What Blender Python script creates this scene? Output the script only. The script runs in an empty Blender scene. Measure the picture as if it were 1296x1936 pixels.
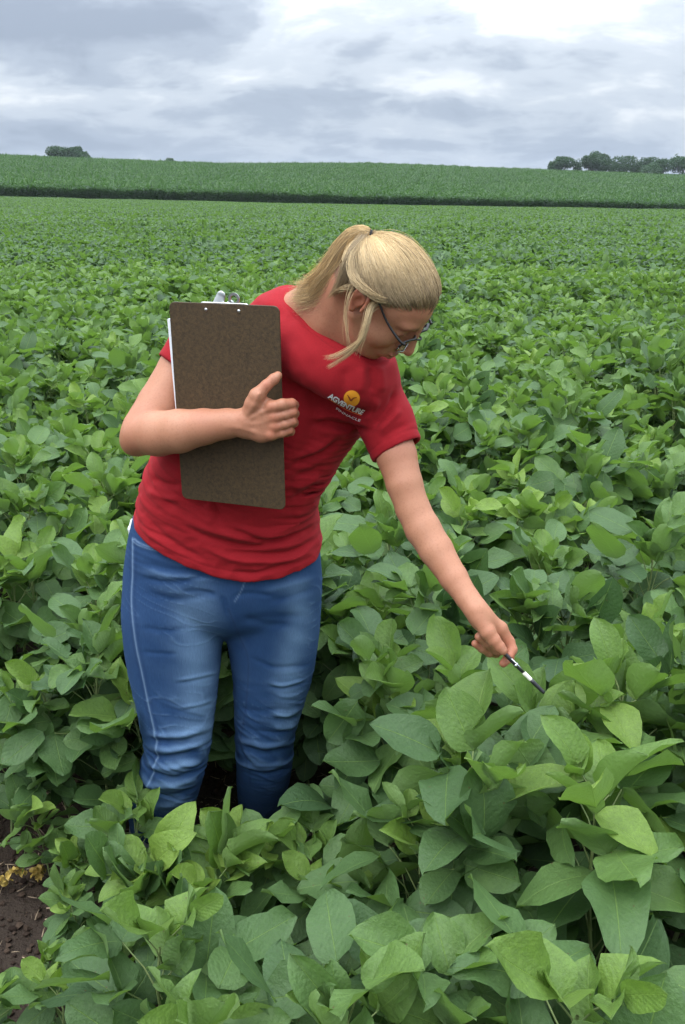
import bpy, bmesh, math, random
import numpy as np
from mathutils import Vector, Matrix, noise as mnoise
from mathutils.bvhtree import BVHTree

SC = bpy.context.scene
COL = SC.collection
PITCH = math.radians(19.3)
FPX = 1746.0            # focal length in pixels of the 1296 x 1936 photograph
EYE = 1.65
CP, SP = math.cos(PITCH), math.sin(PITCH)

# ------------------------------------------------------------------ camera
cam_d = bpy.data.cameras.new('camera')
cam = bpy.data.objects.new('camera', cam_d)
COL.objects.link(cam)
cam.location = (0, 0, EYE)
cam.rotation_euler = (math.radians(90) - PITCH, 0, 0)
cam_d.sensor_fit = 'VERTICAL'
cam_d.sensor_height = 24.0
cam_d.lens = 24.0 * FPX / 1936.0
cam_d.clip_start = 0.05
cam_d.clip_end = 4000
SC.camera = cam

# ------------------------------------------------------------------ world: overcast sky
SUN_EL, SUN_AZ = math.radians(52), math.radians(-35)   # high, soft, a little behind on the left
w = bpy.data.worlds.new('World')
SC.world = w
w.use_nodes = True
nt = w.node_tree
nt.nodes.clear()
def N(tree, kind, **kw):
    n = tree.nodes.new(kind)
    for k, v in kw.items():
        if k in n.inputs:
            n.inputs[k].default_value = v
        else:
            setattr(n, k, v)
    return n
def mathn(tree, op, a=None, b=None, c=None, clamp=False):
    n = tree.nodes.new('ShaderNodeMath'); n.operation = op; n.use_clamp = clamp
    for i, v in enumerate((a, b, c)):
        if v is None: continue
        if isinstance(v, (int, float)): n.inputs[i].default_value = v
        else: tree.links.new(v, n.inputs[i])
    return n.outputs[0]
def ramp(tree, fac, stops, interp='LINEAR'):
    n = tree.nodes.new('ShaderNodeValToRGB'); n.color_ramp.interpolation = interp
    e = n.color_ramp.elements
    while len(e) < len(stops): e.new(0.5)
    for q, (p_, c_) in zip(e, stops):
        q.position = p_; q.color = (*c_, 1) if len(c_) == 3 else c_
    if fac is not None: tree.links.new(fac, n.inputs[0])
    return n.outputs[0]
def mixc(tree, fac, a, b, blend='MIX'):
    n = tree.nodes.new('ShaderNodeMix'); n.data_type = 'RGBA'; n.blend_type = blend
    for sock, v in ((n.inputs[0], fac), (n.inputs[6], a), (n.inputs[7], b)):
        if isinstance(v, (int, float)): sock.default_value = v
        elif isinstance(v, tuple): sock.default_value = (*v, 1) if len(v) == 3 else v
        else: tree.links.new(v, sock)
    return n.outputs[2]
def noise_t(tree, vec, scale, detail=4, rough=0.5, dist=0.0, dim='3D'):
    n = tree.nodes.new('ShaderNodeTexNoise'); n.noise_dimensions = dim
    n.inputs['Scale'].default_value = scale; n.inputs['Detail'].default_value = detail
    n.inputs['Roughness'].default_value = rough; n.inputs['Distortion'].default_value = dist
    if vec is not None: tree.links.new(vec, n.inputs['Vector'])
    return n.outputs[0]
def mapping(tree, vec, loc=(0, 0, 0), rot=(0, 0, 0), scale=(1, 1, 1)):
    n = tree.nodes.new('ShaderNodeMapping')
    n.inputs['Location'].default_value = loc; n.inputs['Rotation'].default_value = rot
    n.inputs['Scale'].default_value = scale
    tree.links.new(vec, n.inputs['Vector'])
    return n.outputs[0]

sky = nt.nodes.new('ShaderNodeTexSky')
sky.sky_type = 'NISHITA'; sky.sun_disc = False
sky.sun_elevation = SUN_EL; sky.sun_rotation = SUN_AZ
sky.air_density = 1.0; sky.dust_density = 2.0; sky.ozone_density = 1.0
tc = nt.nodes.new('ShaderNodeTexCoord')
sep = nt.nodes.new('ShaderNodeSeparateXYZ'); nt.links.new(tc.outputs['Generated'], sep.inputs[0])
zc = mathn(nt, 'MAXIMUM', sep.outputs[2], 0.0)
zd = mathn(nt, 'ADD', zc, 0.32)                     # cloud deck seen in perspective
comb = nt.nodes.new('ShaderNodeCombineXYZ')
nt.links.new(mathn(nt, 'DIVIDE', sep.outputs[0], zd), comb.inputs[0])
nt.links.new(mathn(nt, 'DIVIDE', sep.outputs[1], zd), comb.inputs[1])
deck = comb.outputs[0]
n1 = noise_t(nt, mapping(nt, deck, (3.10, 0.45, 0.0), scale=(1.3, 1.5, 1)), 1.9, 5, 0.50, 0.5)
n2 = noise_t(nt, mapping(nt, deck, (0.3, 2.2, 4.0), scale=(1.8, 2.2, 1)), 4.2, 6, 0.55, 0.3)
wob = noise_t(nt, mapping(nt, deck, (1.3, 5.2, 2.0), scale=(1.5, 2.2, 1)), 2.4, 5, 0.55, 0.0)
ysafe = mathn(nt, 'MAXIMUM', sep.outputs[1], 0.15)
azi = mathn(nt, 'ADD', mathn(nt, 'DIVIDE', sep.outputs[0], ysafe), mathn(nt, 'MULTIPLY', mathn(nt, 'SUBTRACT', wob, 0.5), 0.16))
ele = mathn(nt, 'ADD', mathn(nt, 'DIVIDE', sep.outputs[2], ysafe), mathn(nt, 'MULTIPLY', mathn(nt, 'SUBTRACT', n1, 0.5), 0.05))
nn = mathn(nt, 'ADD', mathn(nt, 'MULTIPLY', n1, 0.74), mathn(nt, 'MULTIPLY', n2, 0.26))
for cx, cy, rx, ry, am in ((.10, .165, .14, .045, .10), (-.22, .150, .17, .026, -.21), (.02, .075, .20, .014, -.08), (-.10, .098, .10, .012, .07), (-.33, .072, .10, .014, .06), (.10, .098, .07, .010, .08), (.30, .090, .14, .022, .04), (-.30, .035, .30, .016, -.05), (.33, .17, .10, .02, -.06)):
    gx_ = mathn(nt, 'POWER', mathn(nt, 'ABSOLUTE', mathn(nt, 'DIVIDE', mathn(nt, 'SUBTRACT', azi, cx), rx)), 2.0)
    gy_ = mathn(nt, 'POWER', mathn(nt, 'ABSOLUTE', mathn(nt, 'DIVIDE', mathn(nt, 'SUBTRACT', ele, cy), ry)), 2.0)
    gg_ = mathn(nt, 'EXPONENT', mathn(nt, 'MULTIPLY', mathn(nt, 'ADD', gx_, gy_), -1.0))
    nn = mathn(nt, 'ADD', nn, mathn(nt, 'MULTIPLY', gg_, am))
cloud = ramp(nt, nn, [(0.30, (5.0, 5.9, 7.4)), (0.42, (6.8, 7.8, 9.3)), (0.53, (10.2, 11.2, 12.4)), (0.66, (15.0, 15.6, 16.0))], 'EASE')
# a brighter zenith than horizon, as under any overcast
zen = mathn(nt, 'MULTIPLY_ADD', mathn(nt, 'POWER', zc, 1.5), 4.2, 0.62)
vm = nt.nodes.new('ShaderNodeVectorMath'); vm.operation = 'SCALE'
nt.links.new(cloud, vm.inputs[0]); nt.links.new(zen, vm.inputs['Scale'])
# bluer, darker band just above the horizon
band = mathn(nt, 'MULTIPLY', mathn(nt, 'SUBTRACT', 1.0, mathn(nt, 'DIVIDE', zc, 0.16), clamp=True), 0.5)
cl2 = mixc(nt, band, vm.outputs[0], (5.0, 6.3, 8.4))
skymix = mixc(nt, 0.93, sky.outputs[0], cl2)
bg = nt.nodes.new('ShaderNodeBackground'); bg.inputs['Strength'].default_value = 0.1
nt.links.new(skymix, bg.inputs['Color'])
wo = nt.nodes.new('ShaderNodeOutputWorld'); nt.links.new(bg.outputs[0], wo.inputs['Surface'])

sun_d = bpy.data.lights.new('sun', 'SUN'); sun_d.energy = 1.4; sun_d.angle = math.radians(28)
sun_d.color = (1.0, 0.965, 0.91)
sun = bpy.data.objects.new('sun', sun_d); COL.objects.link(sun)
sd = Vector((math.sin(SUN_AZ) * math.cos(SUN_EL), -math.cos(SUN_AZ) * math.cos(SUN_EL) * -0.35, math.sin(SUN_EL)))
sd = Vector((-0.45, -0.25, 0.86))
sun.rotation_euler = sd.to_track_quat('Z', 'Y').to_euler()
sky.sun_elevation = math.asin(sd.normalized().z); sky.sun_rotation = math.atan2(sd.x, sd.y)

SC.view_settings.view_transform = 'Standard'
SC.view_settings.look = 'None'
SC.view_settings.exposure = 0.0
SC.view_settings.gamma = 1.0
SC.render.engine = 'CYCLES'
SC.cycles.max_bounces = 8
SC.cycles.diffuse_bounces = 3
SC.cycles.glossy_bounces = 2
SC.cycles.transmission_bounces = 4
SC.cycles.transparent_max_bounces = 8
SC.cycles.use_denoising = True

# ------------------------------------------------------------------ helpers
def tag(o, label=None, cat=None, group=None, kind=None):
    if label: o['label'] = label
    if cat: o['category'] = cat
    if group: o['group'] = group
    if kind: o['kind'] = kind
    return o
def empty(name, loc=(0, 0, 0)):
    o = bpy.data.objects.new(name, None); COL.objects.link(o); o.location = loc
    o.empty_display_size = 0.1
    return o
def link_mesh(name, me, mat=None, parent=None):
    o = bpy.data.objects.new(name, me); COL.objects.link(o)
    if mat is not None and not me.materials: me.materials.append(mat)
    if parent is not None:
        o.parent = parent
        o.matrix_parent_inverse = Matrix.Translation(-Vector(parent.location)) if parent.type == 'EMPTY' else Matrix.Identity(4)
    return o
def np_mesh(name, V, F, smooth=True, attrs=None, matidx=None):
    """V (n,3), F (m,4) or (m,3) int arrays -> mesh datablock"""
    V = np.asarray(V, np.float32); F = np.asarray(F, np.int32)
    me = bpy.data.meshes.new(name)
    k = F.shape[1]
    me.vertices.add(len(V)); me.vertices.foreach_set('co', V.ravel())
    me.loops.add(F.size); me.loops.foreach_set('vertex_index', F.ravel())
    me.polygons.add(len(F)); me.polygons.foreach_set('loop_start', np.arange(0, F.size, k, dtype=np.int32))
    try: me.polygons.foreach_set('loop_total', np.full(len(F), k, np.int32))
    except Exception: pass
    if matidx is not None: me.polygons.foreach_set('material_index', np.asarray(matidx, np.int32))
    me.update(calc_edges=True)
    me.polygons.foreach_set('use_smooth', np.full(len(F), smooth, bool))
    if attrs:
        for an, (typ, dom, arr) in attrs.items():
            a = me.attributes.new(an, typ, dom)
            key = {'FLOAT': 'value', 'FLOAT_COLOR': 'color', 'FLOAT2': 'vector', 'FLOAT_VECTOR': 'vector'}[typ]
            a.data.foreach_set(key, np.asarray(arr, np.float32).ravel())
    me.update()
    return me
def material(name, color=(0.5, 0.5, 0.5), rough=0.6, metallic=0.0, spec=0.5):
    m = bpy.data.materials.new(name); m.use_nodes = True
    b = m.node_tree.nodes['Principled BSDF']
    b.inputs['Base Color'].default_value = (*color, 1)
    b.inputs['Roughness'].default_value = rough
    b.inputs['Metallic'].default_value = metallic
    b.inputs['Specular IOR Level'].default_value = spec
    return m, m.node_tree, b
def bump(tree, height, strength, dist, bsdf):
    n = tree.nodes.new('ShaderNodeBump'); n.inputs['Strength'].default_value = strength
    n.inputs['Distance'].default_value = dist
    tree.links.new(height, n.inputs['Height']); tree.links.new(n.outputs[0], bsdf.inputs['Normal'])
    return n
def P(u, v, Y):
    """photograph position (u, v) at distance Y ahead -> world point"""
    t = -(v - 968) / FPX
    k = Y / (CP + t * SP)
    return np.array([(u - 648) / FPX * k, Y, EYE + (-SP + t * CP) * k])
def K(v, Y):
    """metres per photograph pixel there"""
    t = -(v - 968) / FPX
    return Y / (CP + t * SP) / FPX
def proj(X):
    X = np.asarray(X); d = X[..., 1] * CP - (X[..., 2] - EYE) * SP
    up = X[..., 1] * SP + (X[..., 2] - EYE) * CP
    return np.stack([648 + FPX * X[..., 0] / d, 968 - FPX * up / d], -1)
def unit(a):
    a = np.asarray(a, float); return a / np.linalg.norm(a)
# ------------------------------------------------------------------ signed distance modelling (numpy) and surface nets
class Sdf:
    """a list of primitives evaluated on a grid slab by slab; each primitive has a bounding box"""
    def __init__(s): s.ops = []
    def add(s, fn, lo, hi, k=0.01, op='u'):
        s.ops.append((fn, np.asarray(lo, float), np.asarray(hi, float), k, op)); return s
    def cone(s, a, b, ra, rb, k=0.01, op='u', flat=None):
        a = np.asarray(a, float); b = np.asarray(b, float)
        ab = b - a; L2 = max(float(ab @ ab), 1e-12)
        if flat is not None: fd, fs = unit(flat[0]), flat[1]
        def fn(p):
            q = p - a
            t = np.clip((q @ ab) / L2, 0, 1)
            r = q - t[..., None] * ab
            if flat is not None:
                c = r @ fd
                r = r + (c * (1 / fs - 1))[..., None] * fd
            return np.sqrt((r * r).sum(-1)) - (ra + (rb - ra) * t)
        m = max(ra, rb)
        return s.add(fn, np.minimum(a, b) - m, np.maximum(a, b) + m, k, op)
    def chain(s, pts, radii, k=0.01, op='u', flat=None):
        for i in range(len(pts) - 1): s.cone(pts[i], pts[i + 1], radii[i], radii[i + 1], k, op, flat)
        return s
    def ell(s, c, r, B=None, k=0.01, op='u'):
        c = np.asarray(c, float); r = np.asarray(r, float)
        B = np.eye(3) if B is None else np.asarray(B, float)
        def fn(p):
            q = (p - c) @ B
            k0 = np.sqrt(((q / r) ** 2).sum(-1)); k1 = np.sqrt(((q / (r * r)) ** 2).sum(-1)) + 1e-9
            return k0 * (k0 - 1) / k1
        m = np.abs(B * r).sum(1)
        return s.add(fn, c - m, c + m, k, op)
    def loft(s, secs, k=0.004, op='u', e=2.0, sub=5):
        """secs: (centre, half-axis vector A, half-axis vector B) -> a smooth elliptical loft"""
        C = np.array([q[0] for q in secs]); A = np.array([q[1] for q in secs]); B = np.array([q[2] for q in secs])
        def cr(M):
            n = len(M); out = []
            for i in range(n - 1):
                p0 = M[max(i - 1, 0)]; p1 = M[i]; p2 = M[i + 1]; p3 = M[min(i + 2, n - 1)]
                for j in range(sub):
                    t = j / sub
                    out.append(0.5 * (2 * p1 + (p2 - p0) * t + (2 * p0 - 5 * p1 + 4 * p2 - p3) * t * t + (3 * p1 - p0 - 3 * p2 + p3) * t ** 3))
            out.append(M[-1]); return np.array(out)
        C, A, B = cr(C), cr(A), cr(B)
        for i in range(len(C) - 1):
            c0, c1 = C[i], C[i + 1]; ax = c1 - c0; L = np.linalg.norm(ax); ax = ax / L
            def fn(p, c0=c0, ax=ax, L=L, m0=(0.0 if i == 0 else min(.014, L * .4)), m1=(0.0 if i == len(C) - 2 else min(.014, L * .4)), A0=A[i], A1=A[i + 1], B0=B[i], B1=B[i + 1]):
                q = p - c0
                h = q @ ax; t = np.clip(h / L, -m0 / L, 1 + m1 / L)
                q = q - h[..., None] * ax
                Aa = A0 + (A1 - A0) * 0.5; Bb = B0 + (B1 - B0) * 0.5
                Aa = Aa - ax * (Aa @ ax); Bb = Bb - ax * (Bb @ ax)
                la, lb = np.linalg.norm(Aa), np.linalg.norm(Bb)
                ra = np.linalg.norm(A0) + (np.linalg.norm(A1) - np.linalg.norm(A0)) * t
                rb = np.linalg.norm(B0) + (np.linalg.norm(B1) - np.linalg.norm(B0)) * t
                x = (q @ (Aa / la)); y = (q @ (Bb / lb))
                if e == 2.0:
                    k0 = np.sqrt((x / ra) ** 2 + (y / rb) ** 2); k1 = np.sqrt((x / ra ** 2) ** 2 + (y / rb ** 2) ** 2) + 1e-9
                    d = k0 * (k0 - 1) / k1
                else:
                    k0 = ((np.abs(x) / ra) ** e + (np.abs(y) / rb) ** e + 1e-12) ** (1 / e)
                    d = (k0 - 1) * np.minimum(ra, rb)
                w = np.maximum(np.maximum(-h - m0, h - L - m1), 0)
                return np.where(w > 0, np.sqrt(np.maximum(d, 0) ** 2 + w * w) + np.minimum(d, 0) * (w < 1e-9), d)
            m = np.maximum(np.abs(A[i]) + np.abs(B[i]), np.abs(A[i + 1]) + np.abs(B[i + 1]))
            s.add(fn, np.minimum(c0, c1) - m - .014, np.maximum(c0, c1) + m + .014, k, op)
        return s
    def plane(s, c, n, k=0.003):
        """keep the side opposite to n"""
        c = np.asarray(c, float); n = unit(n)
        return s.add(lambda p: (p - c) @ n, c - 9, c + 9, k, 'i')
    def local(s, sub, lo, hi, k=0.003, op='u'):
        return s.add(lambda p: sub.eval(p), lo, hi, k, op)
    def eval(s, p):
        d = np.full(p.shape[:-1], 0.05, np.float32)
        for fn, lo, hi, k, op in s.ops: d = s.comb(d, fn(p), k, op)
        return d
    @staticmethod
    def comb(a, b, k, op):
        if op == 'u':
            h = np.maximum(k - np.abs(a - b), 0) / k; return np.minimum(a, b) - h * h * k * 0.25
        if op == 's': b = -b
        h = np.maximum(k - np.abs(a - b), 0) / k; return np.maximum(a, b) + h * h * k * 0.25
    def mesh(s, lo, hi, h, slab=40):
        lo = np.asarray(lo, float); hi = np.asarray(hi, float)
        n = np.ceil((hi - lo) / h).astype(int) + 1
        nx, ny, nz = [int(q) for q in n]
        xs = lo[0] + h * np.arange(nx); ys = lo[1] + h * np.arange(ny); zs = lo[2] + h * np.arange(nz)
        ids, pos, quads = [], [], []
        def node(i, j, k): return (i.astype(np.int64) * ny + j) * nz + k
        for k0 in range(0, nz - 1, slab):
            ka, kb = max(k0 - 1, 0), min(k0 + slab, nz - 1)      # nodes ka..kb, cells ka..kb-1
            zz = zs[ka:kb + 1]
            D = np.full((nx, ny, len(zz)), 0.05, np.float32)
            for fn, blo, bhi, kk, op in s.ops:
                if op == 'i':
                    sl = (slice(0, nx), slice(0, ny), slice(0, len(zz)))
                else:
                    pad = kk + 2.5 * h
                    i0, i1 = np.searchsorted(xs, [blo[0] - pad, bhi[0] + pad]); j0, j1 = np.searchsorted(ys, [blo[1] - pad, bhi[1] + pad])
                    q0, q1 = np.searchsorted(zz, [blo[2] - pad, bhi[2] + pad])
                    if i1 <= i0 or j1 <= j0 or q1 <= q0: continue
                    sl = (slice(i0, i1), slice(j0, j1), slice(q0, q1))
                G = np.empty((sl[0].stop - sl[0].start, sl[1].stop - sl[1].start, sl[2].stop - sl[2].start, 3), np.float32)
                G[..., 0] = xs[sl[0]][:, None, None]; G[..., 1] = ys[sl[1]][None, :, None]; G[..., 2] = zz[sl[2]][None, None, :]
                D[sl] = s.comb(D[sl], fn(G).astype(np.float32), kk, op)
            I = D < 0
            if not I.any(): continue
            c = [I[a:nx - 1 + a, b:ny - 1 + b, e:len(zz) - 1 + e] for a in (0, 1) for b in (0, 1) for e in (0, 1)]
            cnt = sum(q.astype(np.int8) for q in c)
            ci, cj, ck = np.nonzero((cnt > 0) & (cnt < 8))
            if len(ci):
                val = np.stack([D[ci + a, cj + b, ck + e] for a in (0, 1) for b in (0, 1) for e in (0, 1)], 1)
                cor = np.array([(a, b, e) for a in (0, 1) for b in (0, 1) for e in (0, 1)], np.float32)
                acc = np.zeros((len(ci), 3), np.float32); m = np.zeros(len(ci), np.float32)
                for a in range(8):
                    for b in range(a + 1, 8):
                        if np.abs(cor[a] - cor[b]).sum() != 1: continue
                        va, vb = val[:, a], val[:, b]; x = (va < 0) != (vb < 0)
                        t = np.where(x, va / np.where(x, va - vb, 1), 0)
                        acc += (x[:, None]) * (cor[a] + t[:, None] * (cor[b] - cor[a])); m += x
                pp = acc / m[:, None]
                ids.append(node(ci, cj, ck + ka))
                pos.append(np.stack([lo[0] + h * (ci + pp[:, 0]), lo[1] + h * (cj + pp[:, 1]), lo[2] + h * (ck + ka + pp[:, 2])], 1))
            # quads around each crossing edge; skip the overlap layer already done
            ks = 1 if ka > 0 else 0
            def quad(i, j, k, flip, o):
                f = np.stack([node(i + a, j + b, k + e) for a, b, e in o], 1)
                f[flip] = f[flip][:, ::-1]; quads.append(f)
            X = I[:-1] != I[1:]; i, j, k = np.nonzero(X); g = (j > 0) & (j < ny - 1) & (k >= max(ks, 1)) & (k < len(zz) - 1); i, j, k = i[g], j[g], k[g]
            quad(i, j, k + ka, ~I[i, j, k], [(0, -1, -1), (0, 0, -1), (0, 0, 0), (0, -1, 0)])
            X = I[:, :-1] != I[:, 1:]; i, j, k = np.nonzero(X); g = (i > 0) & (i < nx - 1) & (k >= max(ks, 1)) & (k < len(zz) - 1); i, j, k = i[g], j[g], k[g]
            quad(i, j, k + ka, ~I[i, j, k], [(-1, 0, -1), (-1, 0, 0), (0, 0, 0), (0, 0, -1)])
            X = I[:, :, :-1] != I[:, :, 1:]; i, j, k = np.nonzero(X); g = (i > 0) & (i < nx - 1) & (j > 0) & (j < ny - 1) & (k >= ks) & (k < len(zz) - 1); i, j, k = i[g], j[g], k[g]
            quad(i, j, k + ka, ~I[i, j, k], [(-1, -1, 0), (0, -1, 0), (0, 0, 0), (-1, 0, 0)])
        ids = np.concatenate(ids); pos = np.concatenate(pos); Q = np.concatenate(quads)
        uid, first = np.unique(ids, return_index=True); V = pos[first]
        Fi = np.searchsorted(uid, Q); Fi = np.clip(Fi, 0, len(uid) - 1)
        ok = (uid[Fi] == Q).all(1)
        F = Fi[ok]
        F = np.unique(np.sort(F, 1), axis=0, return_index=True)[1]; F = Fi[ok][F]
        return V, F
def relax(V, F, n=2, lam=0.5):
    e = np.concatenate([F[:, [0, 1]], F[:, [1, 2]], F[:, [2, 3]], F[:, [3, 0]]])
    e = np.concatenate([e, e[:, ::-1]])
    deg = np.bincount(e[:, 0], minlength=len(V))[:, None].clip(1)
    V = V.copy()
    for it in range(n):
        for l in ((lam, -lam * 1.04) if n > 0 else ()):
            S = np.stack([np.bincount(e[:, 0], V[e[:, 1], a], len(V)) for a in range(3)], 1) / deg
            V += l * (S - V)
    return V
def largest(V, F):
    e = np.concatenate([F[:, [0, 1]], F[:, [1, 2]], F[:, [2, 3]], F[:, [3, 0]]]); lab = np.arange(len(V))
    while True:
        m = np.minimum(lab[e[:, 0]], lab[e[:, 1]]); new = lab.copy(); np.minimum.at(new, e[:, 0], m); np.minimum.at(new, e[:, 1], m); new = new[new]; new = new[new]
        if (new == lab).all(): break
        lab = new
    keep = lab == np.bincount(lab).argmax(); idx = np.cumsum(keep) - 1
    return V[keep], idx[F[keep[F].all(1)]]
def vnormals(V, F):
    n = np.cross(V[F[:, 2]] - V[F[:, 0]], V[F[:, 3]] - V[F[:, 1]])
    out = np.zeros_like(V, dtype=float)
    for a in range(4):
        for c in range(3): out[:, c] += np.bincount(F[:, a], n[:, c], len(V))
    return out / (np.linalg.norm(out, axis=1, keepdims=True) + 1e-12)
def polydist(uv, pts):
    """distance of 2-D (or 3-D) points to a polyline, and the parameter 0..1 along it"""
    pts = np.asarray(pts, float); best = np.full(len(uv), 1e9); par = np.zeros(len(uv)); side = np.zeros(len(uv))
    L = np.linalg.norm(np.diff(pts, axis=0), axis=1); cum = np.r_[0, np.cumsum(L)] / L.sum()
    for i in range(len(pts) - 1):
        ab = pts[i + 1] - pts[i]; q = uv - pts[i]
        t = np.clip(q @ ab / (ab @ ab), 0, 1); r = q - t[:, None] * ab
        d = np.sqrt((r * r).sum(1)); g = d < best
        best[g] = d[g]; par[g] = (cum[i] + (cum[i + 1] - cum[i]) * t)[g]
    return best, par
def spline(pts, n=8):
    M = np.asarray(pts, float); out = []
    for i in range(len(M) - 1):
        p0 = M[max(i - 1, 0)]; p1 = M[i]; p2 = M[i + 1]; p3 = M[min(i + 2, len(M) - 1)]
        for j in range(n):
            t = j / n
            out.append(0.5 * (2 * p1 + (p2 - p0) * t + (2 * p0 - 5 * p1 + 4 * p2 - p3) * t * t + (3 * p1 - p0 - 3 * p2 + p3) * t ** 3))
    out.append(M[-1]); return np.array(out)
def tube(pts, rad, seg=8, cap=True, flat=None):
    """rings along pts; rad scalar or per point; returns V, F (quads; caps as degenerate-free small rings)"""
    pts = np.asarray(pts, float); n = len(pts)
    rad = np.full(n, rad, float) if np.isscalar(rad) else np.asarray(rad, float)
    T = np.gradient(pts, axis=0); T /= np.linalg.norm(T, axis=1, keepdims=True) + 1e-12
    ref = np.array([0, 0, 1.0]) if abs(T[0][2]) < 0.9 else np.array([1.0, 0, 0])
    nrm = unit(np.cross(T[0], ref)); V = []
    if cap:
        pts = np.concatenate([pts[:1], pts, pts[-1:]]); rad = np.concatenate([[rad[0] * 0.02], rad, [rad[-1] * 0.02]]); T = np.concatenate([T[:1], T, T[-1:]])
    for i in range(len(pts)):
        nrm = nrm - T[i] * (nrm @ T[i]); nrm = unit(nrm); b = np.cross(T[i], nrm)
        a = np.arange(seg) * 2 * np.pi / seg
        V.append(pts[i] + rad[i] * (np.cos(a)[:, None] * nrm + np.sin(a)[:, None] * b * (1 if flat is None else flat)))
    V = np.concatenate(V); m = len(pts)
    F = [[i * seg + j, i * seg + (j + 1) % seg, (i + 1) * seg + (j + 1) % seg, (i + 1) * seg + j] for i in range(m - 1) for j in range(seg)]
    return V, np.array(F)
def merge(parts):
    V, F, o = [], [], 0
    for v, f in parts: V.append(v); F.append(np.asarray(f) + o); o += len(v)
    return np.concatenate(V), np.concatenate(F)
# ================================================================== the person
rng = np.random.default_rng(7)
HB = np.array([[0.58650912, -0.45327412, 0.67122994], [-0.14815474, -0.87479529, -0.46128449], [-0.7962771, -0.17110166, 0.58023012]])  # columns: face forward, her right, head up
HB = np.linalg.qr(HB)[0] * np.sign(np.diag(np.linalg.qr(HB)[1]))
HP = np.array([0.0768, 1.6846, 1.4746]); HS = 0.957
def hw(x, y, z): return HP + HS * (HB @ np.array([x, y, z], float))
def hl(X): return ((np.asarray(X) - HP) @ HB) / HS
def J(u, v, Y): return P(u, v, Y)

def sec(uL, vL, uR, vR, Y, b, dyaw=0.0, up=None):
    """an elliptical section spanning two silhouette points; b = half depth; dyaw puts the right end nearer"""
    l, r = P(uL, vL, Y + dyaw), P(uR, vR, Y - dyaw)
    c = (l + r) / 2; A = (r - l) / 2
    ax = unit(up) if up is not None else np.array([0.3, -0.2, 0.93])
    Bd = np.cross(ax, A); Bd = unit(Bd) * b
    return c, A, Bd

# ---------------------------------------------------------- head (local metres: x forward, y her right, z up)
hd = Sdf()
hd.ell((-.010, 0, .022), (.086, .070, .064), k=.02)
hd.ell((.032, 0, .022), (.058, .062, .054), k=.02)                  # forehead
hd.ell((.034, 0, -.028), (.052, .057, .074), k=.02)                 # face mass
hd.ell((.036, 0, -.070), (.048, .043, .036), k=.018)                # jaw
hd.cone((.000, .050, -.045), (.060, .022, -.092), .018, .015, k=.016)   # jaw lines
hd.cone((.000, -.050, -.045), (.060, -.022, -.092), .018, .015, k=.016)
hd.ell((.073, 0, -.092), (.018, .021, .017), k=.014)                # chin
for sg in (1, -1):
    hd.ell((.056, sg * .036, -.033), (.027, .024, .026), k=.016)    # cheek
    hd.ell((.070, sg * .026, .019), (.018, .026, .010), k=.012)     # brow
    hd.ell((.094, sg * .033, .001), (.016, .018, .014), k=.012, op='s')
    hd.ell((.0715, sg * .032, .000), (.0132, .0150, .0125), k=.004)    # lidded eye
    hd.cone((.0815, sg * .019, -.0035), (.0775, sg * .046, -.0035), .0016, .0016, k=.002)   # upper lash edge
hd.cone((.076, 0, .012), (.092, 0, -.030), .0120, .0145, k=.008); hd.cone((.088, 0, .012), (.112, 0, -.026), .0075, .0080, k=.012)    # nose ridge
hd.ell((.1125, 0, -.0325), (.0100, .0098, .0088), k=.006)           # nose tip
for sg in (1, -1):
    hd.ell((.1005, sg * .0115, -.0365), (.0100, .0070, .0068), k=.005)
    hd.ell((.1065, sg * .0055, -.0425), (.0045, .0028, .0040), k=.002, op='s')
hd.ell((.083, 0, -.062), (.018, .028, .020), k=.012)                # muzzle
hd.ell((.0995, 0, -.0572), (.0080, .0200, .0052), k=.0035)           # upper lip
hd.ell((.0975, 0, -.0682), (.0085, .0175, .0060), k=.0035)           # lower lip
hd.ell((.1060, 0, -.0624), (.0085, .0235, .0014), k=.003, op='s')   # mouth line
hd.cone((.097, 0, -.044), (.100, 0, -.053), .0018, .0022, k=.004, op='s')
for sg in (1, -1):                                                  # ears
    E0 = np.array([-.014, sg * .0695, -.006])
    hd.cone((-.016, sg * .058, -.006), (-.016, sg * .068, -.006), .018, .013, k=.010)
    def earp(a, rr=1.0, out=0.0): return E0 + np.array([-.35 * rr * .030 * math.cos(a) * 1.2 - .004 * math.sin(a) * rr, sg * out, .030 * rr * math.sin(a)]) + np.array([.35 * 0, 0, 0])
    rim = [E0 + np.array([.010 * math.cos(a) * -1.55 - .006 * math.sin(a), sg * (.010 - .004 * math.cos(a)), .028 * math.sin(a)]) for a in np.linspace(-1.25, 3.5, 12)]
    hd.ell(E0 + np.array([-.004, sg * .003, -.002]), (.0150, .0055, .0260), k=.006)
    hd.chain(rim, [.0042] * 3 + [.0034] * 9, k=.003)
    hd.ell(E0 + np.array([.000, sg * .011, -.004]), (.0075, .0065, .0110), k=.004, op='s')
    hd.ell(E0 + np.array([.002, sg * .006, -.027]), (.0070, .0050, .0070), k=.004)

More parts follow.
